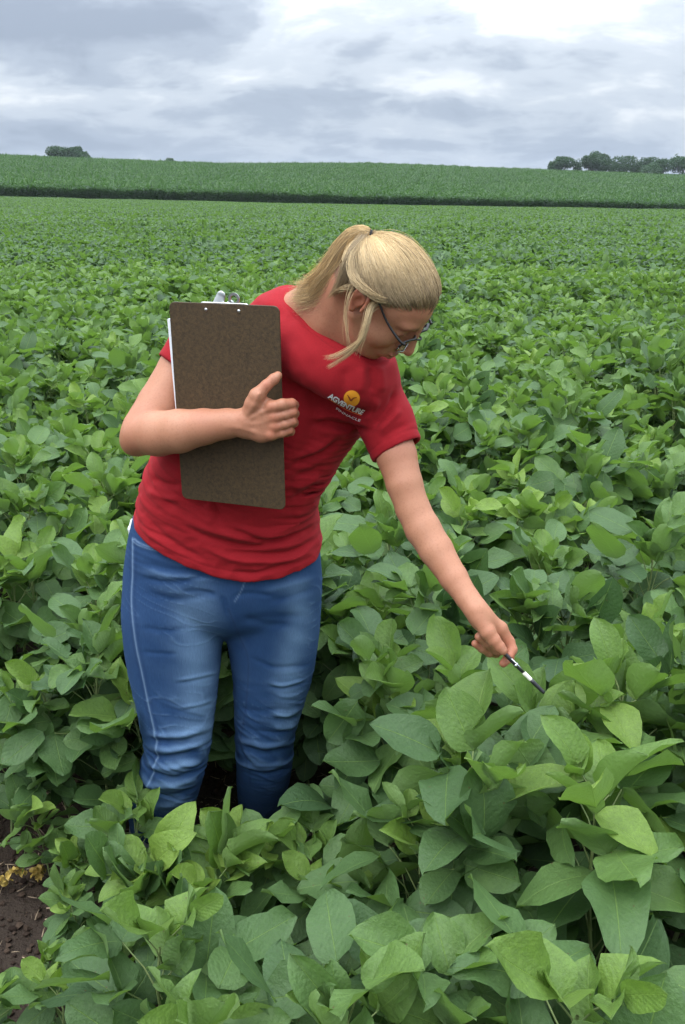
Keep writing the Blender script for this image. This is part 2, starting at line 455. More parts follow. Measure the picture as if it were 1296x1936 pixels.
# ---------------------------------------------------------- skeleton points
SHR, SHL = J(385, 645, 1.885), J(700, 738, 1.80)
NK0 = J(585, 655, 1.825)
SKB = hw(-.038, 0, -.035)
body = Sdf()
Bc = [  # torso under the shirt
    (264, 1075, 598, 1100, 1.95, .108), (274, 1000, 588, 1040, 1.95, .110), (290, 935, 580, 960, 1.93, .098),
    (316, 872, 588, 905, 1.905, .090), (344, 810, 626, 835, 1.88, .088), (362, 740, 655, 790, 1.868, .088), (380, 690, 680, 752, 1.858, .075), (410, 660, 680, 720, 1.845, .052)]
body.loft([sec(*q) for q in Bc], k=.006, e=2.3, sub=3)
body.cone(SHR, J(560, 640, 1.835), .038, .034, k=.02)
body.cone(SHL, J(620, 690, 1.815), .038, .034, k=.02)
body.cone(NK0 + np.array([0, .01, -.02]), NK0 * .55 + SKB * .45, .040, .050, k=.02)
body.cone(NK0 * .6 + SKB * .4, SKB, .050, .051, k=.022)
body.cone(J(648, 672, 1.775), hw(.022, 0, -.075), .030, .034, k=.03)        # throat
body.cone(J(520, 610, 1.86), hw(-.055, 0, -.02), .038, .036, k=.03)      # nape
lo = np.min([hw(x, y, z) for x in (-.12, .14) for y in (-.10, .10) for z in (-.13, .14)], 0)
hi = np.max([hw(x, y, z) for x in (-.12, .14) for y in (-.10, .10) for z in (-.13, .14)], 0)
body.add(lambda p: hd.eval(((p - HP) @ HB) / HS) * HS, lo, hi, .020, 'u')

def pchain(s, pts, k=.014, flat=None):
    """pts: (u, v, Y, radius in photo pixels)"""
    s.chain([J(*q[:3]) for q in pts], [q[3] * K(q[1], q[2]) for q in pts], k, 'u', flat)
# her right arm, bent across the board
pchain(body, [(385, 648, 1.885, 42), (345, 700, 1.865, 45), (305, 768, 1.825, 45), (275, 812, 1.79, 43)], .006)
pchain(body, [(268, 822, 1.775, 38), (300, 820, 1.745, 42), (340, 815, 1.722, 41), (385, 807, 1.708, 34), (430, 801, 1.696, 28), (465, 798, 1.684, 25)], .006)
body.ell(J(252, 838, 1.79), (.020, .022, .020), k=.03)                    # elbow point
# her left arm, reaching down
pchain(body, [(697, 738, 1.80, 44), (733, 800, 1.765, 38), (750, 862, 1.735, 38), (765, 915, 1.705, 34), (781, 962, 1.685, 32)], .006)
pchain(body, [(781, 962, 1.685, 32), (800, 1000, 1.665, 33.5), (825, 1040, 1.640, 32), (858, 1092, 1.605, 26.5), (885, 1132, 1.575, 22), (904, 1158, 1.555, 20)], .006)
# right hand on the board edge
HRW = (462, 799, 1.685, 24)
for (u, v, r) in ((512, 771, 11.5), (517, 790, 11), (518, 808, 10.5), (512, 824, 9.5)):
    pchain(body, [(468, 799 + (v - 795) * .45, 1.684, 17), (495, 799 + (v - 795) * .75, 1.676, 14), (u, v, 1.670, r)], .012)
body.ell(J(492, 800, 1.682), np.array([28, 12, 26]) * K(800, 1.68), k=.012)
for pts in ([(512, 771, 1.670, 12), (534, 765, 1.664, 11.4), (552, 763, 1.673, 9.8), (556, 766, 1.692, 9.5), (548, 768, 1.710, 9), (532, 770, 1.716, 8.5)],
            [(517, 790, 1.669, 11), (538, 784, 1.664, 9.4), (554, 779, 1.672, 9.0), (557, 782, 1.692, 9.2), (548, 785, 1.712, 9), (530, 787, 1.717, 8.4)],
            [(518, 808, 1.670, 10.5), (539, 802, 1.665, 8.8), (553, 797, 1.673, 8.7), (556, 799, 1.692, 8.8), (547, 802, 1.712, 8.5), (531, 804, 1.717, 8)],
            [(512, 824, 1.672, 9.8), (533, 819, 1.668, 8.0), (547, 814, 1.675, 7.8), (550, 816, 1.692, 8), (543, 818, 1.710, 7.8), (530, 820, 1.716, 7.4)]):
    pchain(body, pts, .0025)
pchain(body, [(470, 790, 1.682, 18), (480, 763, 1.672, 16.5), (486, 748, 1.668, 14.5), (504, 729, 1.671, 10.6), (518, 717, 1.677, 10.2), (526, 710, 1.680, 8.2)], .004)
body.ell(J(503, 765, 1.676), np.array([14, 8, 13]) * K(800, 1.68), k=.012)
for q in ((513, 769), (518, 789), (519, 807), (513, 823)): body.ell(J(q[0], q[1], 1.662), (.0085, .0065, .0080), k=.007)   # knuckles
for vn in ([(425, 806, 1.672, 1.8), (455, 808, 1.664, 1.9), (480, 816, 1.662, 1.8), (500, 821, 1.662, 1.6)], [(470, 803, 1.664, 1.6), (492, 800, 1.662, 1.7), (508, 795, 1.661, 1.5)], [(476, 790, 1.662, 1.7), (494, 780, 1.661, 1.7), (508, 774, 1.660, 1.5)], [(470, 782, 1.663, 2.2), (482, 765, 1.657, 2.2), (490, 745, 1.654, 2)]):
    pchain(body, vn, .006)
# left hand on the pen
pchain(body, [(900, 1152, 1.557, 19.5), (914, 1172, 1.555, 20), (930, 1190, 1.560, 20)], .014, )
for pts in ([(915, 1165, 1.553, 15), (946, 1188, 1.556, 13.5), (962, 1214, 1.553, 11.5), (968, 1228, 1.545, 10), (964, 1240, 1.534, 8.5)],
            [(915, 1168, 1.568, 15), (944, 1195, 1.572, 12), (961, 1224, 1.572, 10.5), (963, 1243, 1.562, 9), (952, 1254, 1.548, 8)]):
    pchain(body, pts, .005)
for pts in ([(912, 1170, 1.575, 15), (936, 1198, 1.584, 12), (950, 1226, 1.582, 10.5), (940, 1229, 1.570, 9.5), (922, 1216, 1.560, 9.2), (906, 1204, 1.556, 8.6)],
            [(908, 1172, 1.585, 14), (928, 1200, 1.596, 11), (938, 1234, 1.590, 9.2), (926, 1234, 1.578, 8.4), (912, 1226, 1.570, 8.0), (899, 1217, 1.566, 7.4)]):
    pchain(body, pts, .004)
pchain(body, [(906, 1168, 1.545, 16), (922, 1194, 1.534, 15), (934, 1210, 1.529, 12.5), (944, 1222, 1.526, 10.5), (951, 1230, 1.524, 9.2)], .004)
# legs inside the jeans and feet inside the shoes
pchain(body, [(330, 1060, 1.95, 60), (335, 1250, 1.94, 48), (336, 1390, 1.91, 36), (305, 1480, 1.94, 32), (285, 1560, 2.01, 24)], .03)
pchain(body, [(515, 1070, 1.96, 60), (517, 1250, 1.975, 46), (502, 1390, 1.985, 28), (492, 1470, 2.03, 26), (485, 1535, 2.09, 22)], .03)
body_lo = (-0.45, 1.42, 0.04); body_hi = (0.34, 2.22, 1.66)
bV, bF = body.mesh(body_lo, body_hi, 0.0023)
bV, bF = largest(bV, bF); bV = relax(bV, bF, 2)
# ---- paint: tint multiplies the skin colour; hairline, lips, lids, knuckles, nails
lc = hl(bV); nrm = vnormals(bV, bF)
tint = np.ones((len(bV), 4), np.float32)
def paint(mask, col):
    m = np.clip(mask, 0, 1)[:, None]; tint[:, :3] = tint[:, :3] * (1 - m) + np.array(col, np.float32) * tint[:, :3] * m
def gauss(c, r): return np.exp(-(((lc - np.array(c)) / np.array(r)) ** 2).sum(1))
headm = (np.linalg.norm(lc - np.array([0, 0, .01]), axis=1) < .17)
ss = lambda a, b, x: (lambda t: t * t * (3 - 2 * t))(np.clip((x - a) / (b - a), 0, 1))
# scalp: above a hairline running from the forehead over the temple and the ear to the nape
hair_edge = np.interp(lc[:, 0], [-.11, -.05, -.02, .01, .035, .055, .068, .09], [-.050, -.040, .018, .030, .048, .062, .072, .080])
scalp = ss(-.004, .004, lc[:, 2] - hair_edge) * headm * (lc[:, 2] > -.06)
earz = (np.abs(lc[:, 1]) > .0690) & (np.abs(lc[:, 0] + .014) < .022) & (np.abs(lc[:, 2] + .003) < .036)
scalp = scalp * (~earz)
paint(scalp, (.52, .62, .66))
for sg in (1, -1):
    paint(.55 * gauss((.086, sg * .038, -.035), (.022, .020, .018)), (1.0, .80, .78))
    paint(1.0 * gauss((.080, sg * .032, -.0045), (.012, .0155, .0017)), (.16, .12, .10))
    bz = .0205 + .004 * np.cos((lc[:, 1] * sg - .030) * 90)
    bm = np.exp(-((lc[:, 2] - bz) / .0028) ** 2) * ss(.010, .016, lc[:, 1] * sg) * (1 - ss(.046, .056, lc[:, 1] * sg)) * (lc[:, 0] > .045)
    paint(.75 * bm, (.45, .40, .38))
paint(.95 * headm * np.exp(-((lc[:, 2] + .0625) / .0085) ** 4 - (lc[:, 1] / .0205) ** 4) * ss(.088, .093, lc[:, 0]), (.86, .52, .56))
paint(.6 * gauss((.115, 0, -.034), (.012, .014, .011)), (1.02, .70, .66))
paint(.6 * earz, (1.02, .74, .70))
def wg(pt, r): return np.exp(-((np.linalg.norm(bV - pt, axis=1)) / r) ** 2)
for u, v, Y in ((513, 770, 1.66), (518, 789, 1.66), (519, 807, 1.66), (513, 823, 1.66), (554, 763, 1.668), (556, 779, 1.668), (555, 797, 1.668), (549, 815, 1.67), (505, 728, 1.665), (960, 1215, 1.545), (903, 1203, 1.556), (898, 1216, 1.565), (953, 1254, 1.548), (966, 1240, 1.53), (252, 840, 1.77)):
    paint(.55 * wg(J(u, v, Y), .011), (1.0, .74, .70))
for u, v, Y, r in ((952.5, 1229, 1.516, .0062), (524.5, 709, 1.672, .0058), (904, 1202, 1.55, .004), (897, 1215, 1.56, .004)):
    paint(.8 * np.clip(wg(J(u, v, Y), r) * 2 - .6, 0, 1), (1.10, 1.28, 1.40))
me = np_mesh('body', bV, bF, attrs={'tint': ('FLOAT_COLOR', 'POINT', tint)})
skin, t_, b_ = material('skin', (.60, .33, .21), .52, spec=.38)
a = N(t_, 'ShaderNodeAttribute', attribute_name='tint'); g = t_.nodes.new('ShaderNodeNewGeometry'); tcx = t_.nodes.new('ShaderNodeTexCoord')
mot = noise_t(t_, tcx.outputs['Object'], 22, 4, .6)
base = mixc(t_, mot, (.345, .148, .080), (.465, .220, .130))
base = mixc(t_, mathn(t_, 'MULTIPLY', mathn(t_, 'SUBTRACT', noise_t(t_, tcx.outputs['Object'], 7, 3, .5), .40, clamp=True), 2.2, clamp=True), base, (.36, .130, .075))
fine = noise_t(t_, tcx.outputs['Object'], 260, 2, .5)
base = mixc(t_, mathn(t_, 'MULTIPLY', mathn(t_, 'SUBTRACT', fine, .52, clamp=True), 1.6), base, (.26, .10, .055))
t_.links.new(mixc(t_, 1.0, base, a.outputs['Color'], 'MULTIPLY'), b_.inputs['Base Color'])
b_.inputs['Subsurface Weight'].default_value = .10; b_.inputs['Subsurface Radius'].default_value = (1.0, .35, .2); b_.inputs['Subsurface Scale'].default_value = .006
bump(t_, noise_t(t_, tcx.outputs['Object'], 700, 3, .6), .12, .001, b_)
person = empty('person', (-0.2, 1.95, 0.0))
tag(person, 'blonde person in red t-shirt and blue jeans bending over the soybeans with clipboard and pen', 'person')
body_o = link_mesh('body', me, skin, person)

# ---------------------------------------------------------- red t-shirt
sh = Sdf()
Ss = [(249, 1080, 613, 1104, 1.95, .138), (253, 1000, 607, 1040, 1.95, .142), (266, 935, 601, 960, 1.93, .132), (294, 872, 611, 905, 1.905, .124),
      (318, 810, 650, 835, 1.882, .122), (332, 745, 684, 790, 1.872, .122), (345, 690, 712, 750, 1.860, .110), (372, 645, 715, 706, 1.848, .086)]
sh.loft([sec(*q) for q in Ss], k=.006, e=2.25, sub=4)
sh.cone(J(400, 637, 1.88), J(545, 622, 1.84), .050, .048, k=.03)
sh.cone(J(545, 622, 1.84), J(600, 646, 1.83), .048, .050, k=.03)
sh.cone(J(600, 650, 1.82), J(660, 712, 1.80), .052, .046, k=.035)
RN, RT, RR = J(556, 573, 1.85), J(700, 688, 1.742), J(592, 640, 1.745)
rc = (RN + RT) / 2; e1 = (RT - RN) / 2; e2 = RR - rc; e2 = e2 - e1 * (e2 @ e1) / (e1 @ e1)
rn = unit(np.cross(e1, e2)); rn = rn if rn[2] > 0 else -rn
ring = [rc + math.cos(a_) * e1 + math.sin(a_) * e2 for a_ in np.linspace(0, 2 * math.pi, 29)]
sh.chain([q - rn * .036 + (q - rc) * .16 for q in ring], [.020] * 29, k=.055)
sh.chain([q - rn * .014 + (q - rc) * .05 for q in ring], [.011] * 29, k=.045)
l1, l2 = np.linalg.norm(e1), np.linalg.norm(e2)
def holef(p):
    q = p - rc; x = q @ (e1 / l1); y = q @ (e2 / l2); z = q @ rn
    k0 = np.sqrt((x / l1) ** 2 + (y / l2) ** 2); k1 = np.sqrt((x / l1 ** 2) ** 2 + (y / l2 ** 2) ** 2) + 1e-9
    return np.maximum(k0 * (k0 - 1) / k1, -(z + .030))
sh.add(holef, rc - .17, rc + .17, .004, 's')
# sleeves
slR = [J(385, 648, 1.885), J(347, 700, 1.865), J(315, 755, 1.84)]
slL = [J(697, 742, 1.80), J(728, 795, 1.772), J(762, 880, 1.735)]
sR = Sdf().chain(slR, [58 * K(650, 1.88), 54 * K(700, 1.86), 54 * K(755, 1.84)], .005)
sR.plane(J(344, 700, 1.866), slR[2] - slR[0], .004)
sh.local(sR, slR[0] - .15, slR[0] + .15, .03)
sL = Sdf().chain(slL, [61 * K(742, 1.80), 55 * K(795, 1.77), 48 * K(880, 1.735)], .005)
eL = J(752, 851, 1.745)
nL = unit(slL[2] - slL[0] + np.array([0, 0, .01]))
sL.plane(eL, nL, .004)
sh.local(sL, slL[0] - .2, slL[0] + .2, .022)
# hollow cuffs
sh.cone(J(752, 851, 1.745) - nL * .03, J(752, 851, 1.745) + nL * .03, .0445, .0445, k=.004, op='s')
nR = unit(slR[2] - slR[0]); cR_ = J(344, 700, 1.866)
sh.cone(cR_ - nR * .02, cR_ + nR * .03, .050, .050, k=.004, op='s')
hem_c = J(425, 1090, 1.81)
hem_n = unit(np.array([-.17, -.30, -1.0]))
def hemf(p):
    q = p - hem_c
    z = .868 - .17 * (p[..., 0] + .20) + .30 * (p[..., 1] - 1.81) - .012 * np.cos((p[..., 0] + .22) * 14)
    return (z - p[..., 2]) * .93
sh.add(hemf, (-9, -9, -9), (9, 9, 9), .004, 'i')
inner = Sdf().loft([(c_, A_ * (1 - .007 / np.linalg.norm(A_)), B_ * (1 - .007 / np.linalg.norm(B_))) for c_, A_, B_ in [sec(*q) for q in Ss[:2]]], k=.004, e=2.25, sub=2)
sh.local(inner, (-.6, 1.6, .6), (.2, 2.3, .93), .003, 's')
sV, sF = sh.mesh((-0.54, 1.55, 0.74), (0.22, 2.12, 1.56), 0.003)
sV, sF = largest(sV, sF); sV = relax(sV, sF, 3)
def fold(V, nr, lines, back=False, front=-0.05):
    """each line: points in photograph pixels, width px, height mm (+ ridge, - furrow), optional taper"""
    uv = proj(V); d = np.zeros(len(V)); face = ss(-front * -1 - .25, .15, -(nr[:, 1] * CP - nr[:, 2] * SP)) if not back else np.ones(len(V))
    for pts, wd, hg in lines:
        pp = spline(pts, 6) if len(pts) > 2 else np.asarray(pts, float)
        bb = (uv[:, 0] > pp[:, 0].min() - 4 * wd) & (uv[:, 0] < pp[:, 0].max() + 4 * wd) & (uv[:, 1] > pp[:, 1].min() - 4 * wd) & (uv[:, 1] < pp[:, 1].max() + 4 * wd)
        idx = np.nonzero(bb)[0]
        if not len(idx): continue
        ds, par = polydist(uv[idx], pp)
        tp = ss(0, .25, par) * (1 - ss(.75, 1, par)) * .85 + .15
        d[idx] += hg * .001 * np.exp(-(ds / wd) ** 2) * tp * face[idx]
    return d
nr = vnormals(sV, sF)
SF = [([(590, 806), (625, 800), (665, 812), (700, 814)], 7, -9), ([(590, 792), (625, 786), (660, 792)], 9, 4), ([(600, 818), (640, 818), (668, 830)], 9, 3),
      ([(700, 812), (722, 788), (742, 762), (748, 735)], 6, -6), ([(712, 820), (738, 795), (760, 770)], 7, 4), ([(690, 800), (705, 778), (716, 750)], 7, 4),
      ([(716, 838), (745, 815), (775, 800)], 6, -3), ([(700, 690), (705, 715), (704, 745)], 7, -4), ([(718, 690), (722, 720), (722, 745)], 8, 3), ([(682, 690), (686, 720), (680, 748)], 8, 3),
      ([(317, 975), (365, 1003), (413, 1022), (484, 1034), (590, 1002)], 6, -6.5), ([(330, 966), (400, 1000), (470, 1015), (560, 1003), (604, 978)], 7, 6),
      ([(448, 1004), (519, 1023), (600, 990)], 5, -5), ([(430, 990), (510, 1006), (603, 965)], 6, 4.5), ([(420, 1039), (477, 1049), (555, 1044), (604, 1011)], 6, -6), ([(380, 1030), (450, 1058), (540, 1058), (600, 1030)], 6, 5),
      ([(431, 1078), (484, 1084), (560, 1061)], 5, -4), ([(404, 945), (408, 962), (418, 985)], 5, -5), ([(392, 948), (396, 968), (404, 990)], 6, 3), ([(275, 970), (300, 1005), (350, 1040), (400, 1062)], 6, -3.5), ([(265, 985), (290, 1015), (340, 1048)], 6, 3),
      ([(544, 884), (585, 868), (618, 854), (650, 826)], 7, -6), ([(550, 870), (600, 848), (640, 820)], 7, 4), ([(553, 905), (590, 893), (615, 878)], 7, -5), ([(550, 945), (580, 932), (604, 915)], 7, -5), ([(552, 925), (585, 912), (608, 897)], 7, 4), ([(550, 975), (580, 962), (604, 942)], 7, 4),
      ([(283, 900), (310, 915), (345, 918)], 6, -4), ([(275, 925), (310, 940), (345, 945)], 6, 4), ([(560, 700), (590, 740), (600, 790)], 14, -3), ([(470, 572), (500, 585), (545, 600)], 9, -2.5), ([(560, 590), (575, 640), (610, 690)], 14, 2.5),
      ([(540, 640), (575, 700), (580, 760)], 16, 3), ([(650, 690), (655, 720), (640, 760)], 12, -2.5)]
SF = [(a_, b_ * 1.05, c_ * 1.45) for a_, b_, c_ in SF] + [([(575, 760), (560, 830), (520, 900)], 12, 4), ([(600, 760), (590, 820), (565, 880)], 10, -4), ([(640, 870), (600, 930), (540, 970)], 10, 4), ([(360, 965), (420, 1000), (500, 1030), (580, 1030)], 7, 4), ([(290, 940), (340, 990), (430, 1030)], 8, 4), ([(300, 925), (350, 975), (440, 1012)], 7, -4)]
dd = fold(sV, nr, SF)
vz = np.array([mnoise.noise(Vector((v[0] * 9 + 3, v[1] * 9, v[2] * 16 + v[0] * 10))) for v in sV[::1]]) if len(sV) < 260000 else np.zeros(len(sV))
v2 = np.array([mnoise.noise(Vector((v[0] * 26 + v[2] * 14, v[1] * 24, v[2] * 34 - v[0] * 12))) for v in sV]) if len(sV) < 260000 else 0
low = np.exp(-np.maximum(sV[:, 2] - .88, 0) / .14)
dd += .0020 * vz + .0016 * v2 + .0018 * low * (1 - np.abs(v2) * 3).clip(-1, 1) * .8
# stitched hems: a groove 18 mm above each edge
hz = .93 * (sV[:, 2] - (.868 - .17 * (sV[:, 0] + .20) + .30 * (sV[:, 1] - 1.81) - .012 * np.cos((sV[:, 0] + .22) * 14)))
dd -= .0012 * np.exp(-((hz - .020) / .0022) ** 2)
ql = (sV - eL) @ nL; slm = (np.linalg.norm(sV - eL, axis=1) < .075)
dd -= .0015 * np.exp(-((ql + .018) / .0022) ** 2) * slm
qn = (sV - rc) @ rn; qx = (sV - rc) @ (e1 / l1) / l1; qy = (sV - rc) @ (e2 / l2) / l2; kk = np.sqrt(qx ** 2 + qy ** 2)
rr_ = (kk - 1) * min(l1, l2)
dd -= .0024 * np.exp(-((rr_ - .017) / .0025) ** 2) * (np.abs(qn) < .07)
sV2 = sV + nr * dd[:, None]
me = np_mesh('tshirt', sV2, sF)
red, t_, b_ = material('red_jersey', (.36, .022, .032), .88, spec=.25)
tcx = t_.nodes.new('ShaderNodeTexCoord')
t_.links.new(mixc(t_, noise_t(t_, tcx.outputs['Object'], 320, 3, .7), (.215, .0050, .009), (.33, .009, .015)), b_.inputs['Base Color'])
b_.inputs['Sheen Weight'].default_value = .05; b_.inputs['Sheen Roughness'].default_value = .5; b_.inputs['Sheen Tint'].default_value = (1, .35, .38, 1)
bump(t_, noise_t(t_, tcx.outputs['Object'], 900, 3, .7), .35, .0008, b_)
shirt = link_mesh('tshirt', me, red, person)

# ---------------------------------------------------------- printed logo on the chest
bvh = BVHTree.FromPolygons([Vector(q) for q in sV2], [tuple(int(c) for c in q) for q in sF])
CAMP = np.array([0, 0, EYE])
def press(me_, off):
    """lay a flat mesh given in photo pixels (x = u, y = v) on the shirt"""
    for v in me_.vertices:
        d = P(v.co.x, v.co.y, 1.6) - CAMP
        hit, n_, i_, ds = bvh.ray_cast(Vector(CAMP), Vector(unit(d)), 4)
        if hit is None: hit, n_ = Vector(P(v.co.x, v.co.y, 1.74)), Vector((0, -1, 0))
        if n_.y > 0: n_ = -n_
        v.co = hit + n_ * (off + (0.0 if v.co.z < .5 else .0004))
def decal_text(name, body_txt, size, m, place, shear=0.0, bold=0.0, spacing=1.0, off=.0011, parent=None):
    cu = bpy.data.curves.new(name, 'FONT'); cu.body = body_txt; cu.size = size; cu.shear = shear; cu.offset = bold; cu.space_character = spacing; cu.resolution_u = 3
    tmp = bpy.data.objects.new(name, cu); COL.objects.link(tmp)
    bpy.context.view_layer.update()
    me_ = bpy.data.meshes.new_from_object(tmp.evaluated_get(bpy.context.evaluated_depsgraph_get()))
    bpy.data.objects.remove(tmp); bpy.data.curves.remove(cu)
    xs = [v.co.x for v in me_.vertices]; x0, x1 = min(xs), max(xs)
    for v in me_.vertices:
        u_, v_ = place((v.co.x - x0) / (x1 - x0), v.co.y / size); v.co = (u_, v_, 0)
    press(me_, off); me_.name = name; me_.materials.clear()
    return link_mesh(name, me_, m, parent)
white_ink, _, _ = material('white_print', (.78, .76, .78), .6)
orange_ink, _, _ = material('orange_print', (.85, .33, .02), .6)
dark_ink, _, _ = material('leaf_print', (.30, .05, .01), .6)
redor_ink, _, _ = material('red_orange_print', (.75, .12, .02), .6)
ca, sa = math.cos(math.radians(27)), math.sin(math.radians(27))
def along(x0, y0, L, asc, bow):
    def f(s, h):
        bend = bow * (1 - (2 * s - 1) ** 2)
        hh = h * asc * (1.0 + .22 * abs(2 * s - 1))
        return x0 + s * L * ca + (hh - bend) * sa * .6, y0 + s * L * sa - (hh - bend) * ca
    return f
def disc(name, cx, cy, r, m, off):
    bm = bmesh.new(); c = bm.verts.new((cx, cy, 0)); prev = None
    rings = [[bm.verts.new((cx + r * q / 4 * math.cos(a_), cy + r * q / 4 * math.sin(a_), 0)) for a_ in np.arange(32) * math.pi / 16] for q in (1, 2, 3, 4)]
    for i in range(32):
        bm.faces.new((c, rings[0][i], rings[0][(i + 1) % 32]))
        for q in range(3): bm.faces.new((rings[q][i], rings[q + 1][i], rings[q + 1][(i + 1) % 32], rings[q][(i + 1) % 32]))
    me_ = bpy.data.meshes.new(name); bm.to_mesh(me_); press(me_, off); return link_mesh(name, me_, m, shirt)
def ribbon(name, pts, wds, m, off):
    pts = np.asarray(pts, float); T = np.gradient(pts, axis=0); T /= np.linalg.norm(T, axis=1, keepdims=True); S = np.stack([-T[:, 1], T[:, 0]], 1)
    V = np.concatenate([np.c_[pts + S * np.array(wds)[:, None] / 2, np.zeros(len(pts))], np.c_[pts - S * np.array(wds)[:, None] / 2, np.zeros(len(pts))]])
    n_ = len(pts); F = [[i, i + 1, n_ + i + 1, n_ + i] for i in range(n_ - 1)]
    me_ = np_mesh(name, V, F, smooth=False); press(me_, off); return link_mesh(name, me_, m, shirt)
disc('sun_print', 665.5, 753, 15.2, orange_ink, .0008)
ribbon('leaf_print', spline([(664, 757), (660, 750), (657.5, 746)], 4), np.linspace(3.6, 1.2, 9), dark_ink, .0012)
ribbon('leaf_print', spline([(664, 757), (669, 752), (675, 751)], 4), np.linspace(3.6, 1.2, 9), dark_ink, .0013)
decal_text('logo_lettering', 'AGVENTURE', 10, white_ink, along(620.5, 748.5, 76, 12.5, 2.6), shear=.25, bold=.38, spacing=.92, off=.0030, parent=shirt)
ribbon('logo_line', spline([(622, 753), (640, 765), (660, 776), (684, 785)], 5), [1.7] * 16, redor_ink, .0010)
decal_text('logo_lettering', 'PINNACLE', 10, white_ink, along(636, 773, 53, 6.2, 1.0), shear=.1, bold=.06, spacing=1.05, off=.0030, parent=shirt)

# ---------------------------------------------------------- jeans
je = Sdf()
je.loft([sec(*q, up=(0, 0, 1)) for q in [(254, 970, 603, 1015, 1.95, .116), (243, 1025, 606, 1060, 1.95, .128), (236, 1085, 609, 1105, 1.955, .130), (240, 1135, 602, 1145, 1.965, .112), (262, 1172, 580, 1178, 1.972, .070), (300, 1195, 540, 1198, 1.975, .030)]], k=.002, e=2.3, sub=6)
LR = [(238, 1060, 432, 1090, 1.945, .100), (232, 1140, 428, 1150, 1.938, .108), (233, 1188, 422, 1190, 1.93, .104), (243, 1259, 416.5, 1259, 1.92, .094), (259, 1330, 408, 1330, 1.905, .083), (272, 1391, 400, 1395, 1.89, .075),
      (273, 1426, 393, 1430, 1.885, .070), (264, 1458, 385, 1462, 1.895, .068), (249, 1506, 367, 1510, 1.925, .064), (244, 1545, 345, 1550, 1.97, .055), (252, 1580, 330, 1585, 2.03, .045), (258, 1612, 322, 1612, 2.06, .042)]
je.loft([sec(*q, up=(0, 0, 1)) for q in LR], k=.002, e=2.1, sub=7)
LL = [(430, 1065, 606, 1070, 1.955, .100), (425, 1117, 608, 1117, 1.96, .108), (427, 1188, 605, 1188, 1.965, .102), (438, 1259, 594, 1259, 1.965, .090), (443, 1330, 573, 1330, 1.965, .078), (445, 1390, 557, 1385, 1.97, .068),
      (448, 1437, 553, 1437, 1.99, .062), (448, 1483, 545, 1483, 2.03, .056), (452, 1530, 530, 1530, 2.09, .046), (455, 1570, 524, 1570, 2.13, .042)]
je.loft([sec(*q, up=(0, 0, 1)) for q in LL], k=.002, e=2.1, sub=7)
jV, jF = je.mesh((-0.58, 1.70, 0.03), (0.08, 2.28, 1.02), 0.0032)
jV, jF = largest(jV, jF); jV = relax(jV, jF, 9)
_uv = proj(jV); _m = np.exp(-(np.abs(_uv[:, 1] - 1172) / 55) ** 4)[:, None] * .6
_e = np.concatenate([jF[:, [0, 1]], jF[:, [1, 2]], jF[:, [2, 3]], jF[:, [3, 0]]]); _e = np.concatenate([_e, _e[:, ::-1]]); _dg = np.bincount(_e[:, 0], minlength=len(jV))[:, None].clip(1)
for _i in range(45): jV = jV + _m * (np.stack([np.bincount(_e[:, 0], jV[_e[:, 1], a_], len(jV)) for a_ in range(3)], 1) / _dg - jV)
nr = vnormals(jV, jF); uv = proj(jV)
ringsR = [(281, 1398, 342, 1403, 399, 1384, 6, -7), (276, 1388, 340, 1391, 400, 1373, 6, 5), (274, 1417, 306, 1433, 390, 1419, 6, -7), (276, 1408, 320, 1419, 396, 1403, 6, 6), (270, 1440, 320, 1452, 390, 1436, 6, 6),
          (268, 1455, 330, 1472, 385, 1450, 6, -6), (262, 1478, 320, 1487, 378, 1470, 6, 5), (255, 1490, 324, 1506, 372, 1487, 6, -5), (250, 1512, 310, 1525, 360, 1508, 6, 4),
          (330, 1287, 370, 1281, 414, 1270, 3.5, 2.2), (330, 1292, 370, 1286, 414, 1275, 3.5, -2.2), (338, 1338, 375, 1333, 405, 1322, 3.5, 2.2), (338, 1343, 375, 1338, 405, 1327, 3.5, -2.2), (265, 1232, 300, 1236, 340, 1236, 4, -1.6), (262, 1185, 310, 1192, 360, 1188, 5, -1.8)]
ringsL = [(505, 1289, 537, 1296, 580, 1283, 4, 3), (505, 1295, 537, 1302, 580, 1289, 4, -3), (515, 1350, 545, 1352, 568, 1340, 5, 4), (515, 1359, 545, 1361, 565, 1350, 5, -4), (450, 1395, 502, 1411, 556, 1400, 6, 6), (450, 1407, 502, 1424, 556, 1412, 6, -6),
          (450, 1440, 500, 1452, 552, 1440, 6, 5), (450, 1452, 500, 1464, 550, 1452, 6, -5), (470, 1240, 520, 1262, 590, 1255, 5, -2), (455, 1165, 500, 1180, 560, 1182, 7, -2.5), (440, 1330, 480, 1345, 540, 1340, 6, -2), (520, 1315, 545, 1318, 572, 1310, 4, 2),
          (516, 1372, 540, 1378, 560, 1366, 5, 4), (480, 1378, 520, 1386, 556, 1380, 5, -4)]
JF = [([q[0:2], q[2:4], q[4:6]], q[6], q[7]) for q in ringsR + ringsL]
JF += [([(264, 1060), (330, 1078), (410, 1075)], 6, -3), ([(257, 1092), (330, 1100), (412, 1082)], 6, -3), ([(262, 1078), (330, 1090), (412, 1098)], 7, 3), ([(270, 1120), (340, 1133), (415, 1118)], 7, -2.5),
       ([(500, 1140), (550, 1128), (600, 1110)], 7, -2), ([(490, 1120), (540, 1108), (602, 1090)], 7, 2.5), ([(440, 1180), (500, 1168), (590, 1165)], 8, -2), ([(418, 1122), (424, 1140), (430, 1165)], 6, -1.5), ([(415, 1128), (380, 1118), (340, 1120)], 5, -2.5), ([(438, 1130), (470, 1122), (520, 1128)], 5, -2.5)]
dd = fold(jV, nr, JF)
v1 = np.array([mnoise.noise(Vector((v[0] * 12, v[1] * 12, v[2] * 24 + v[0] * 14))) for v in jV])
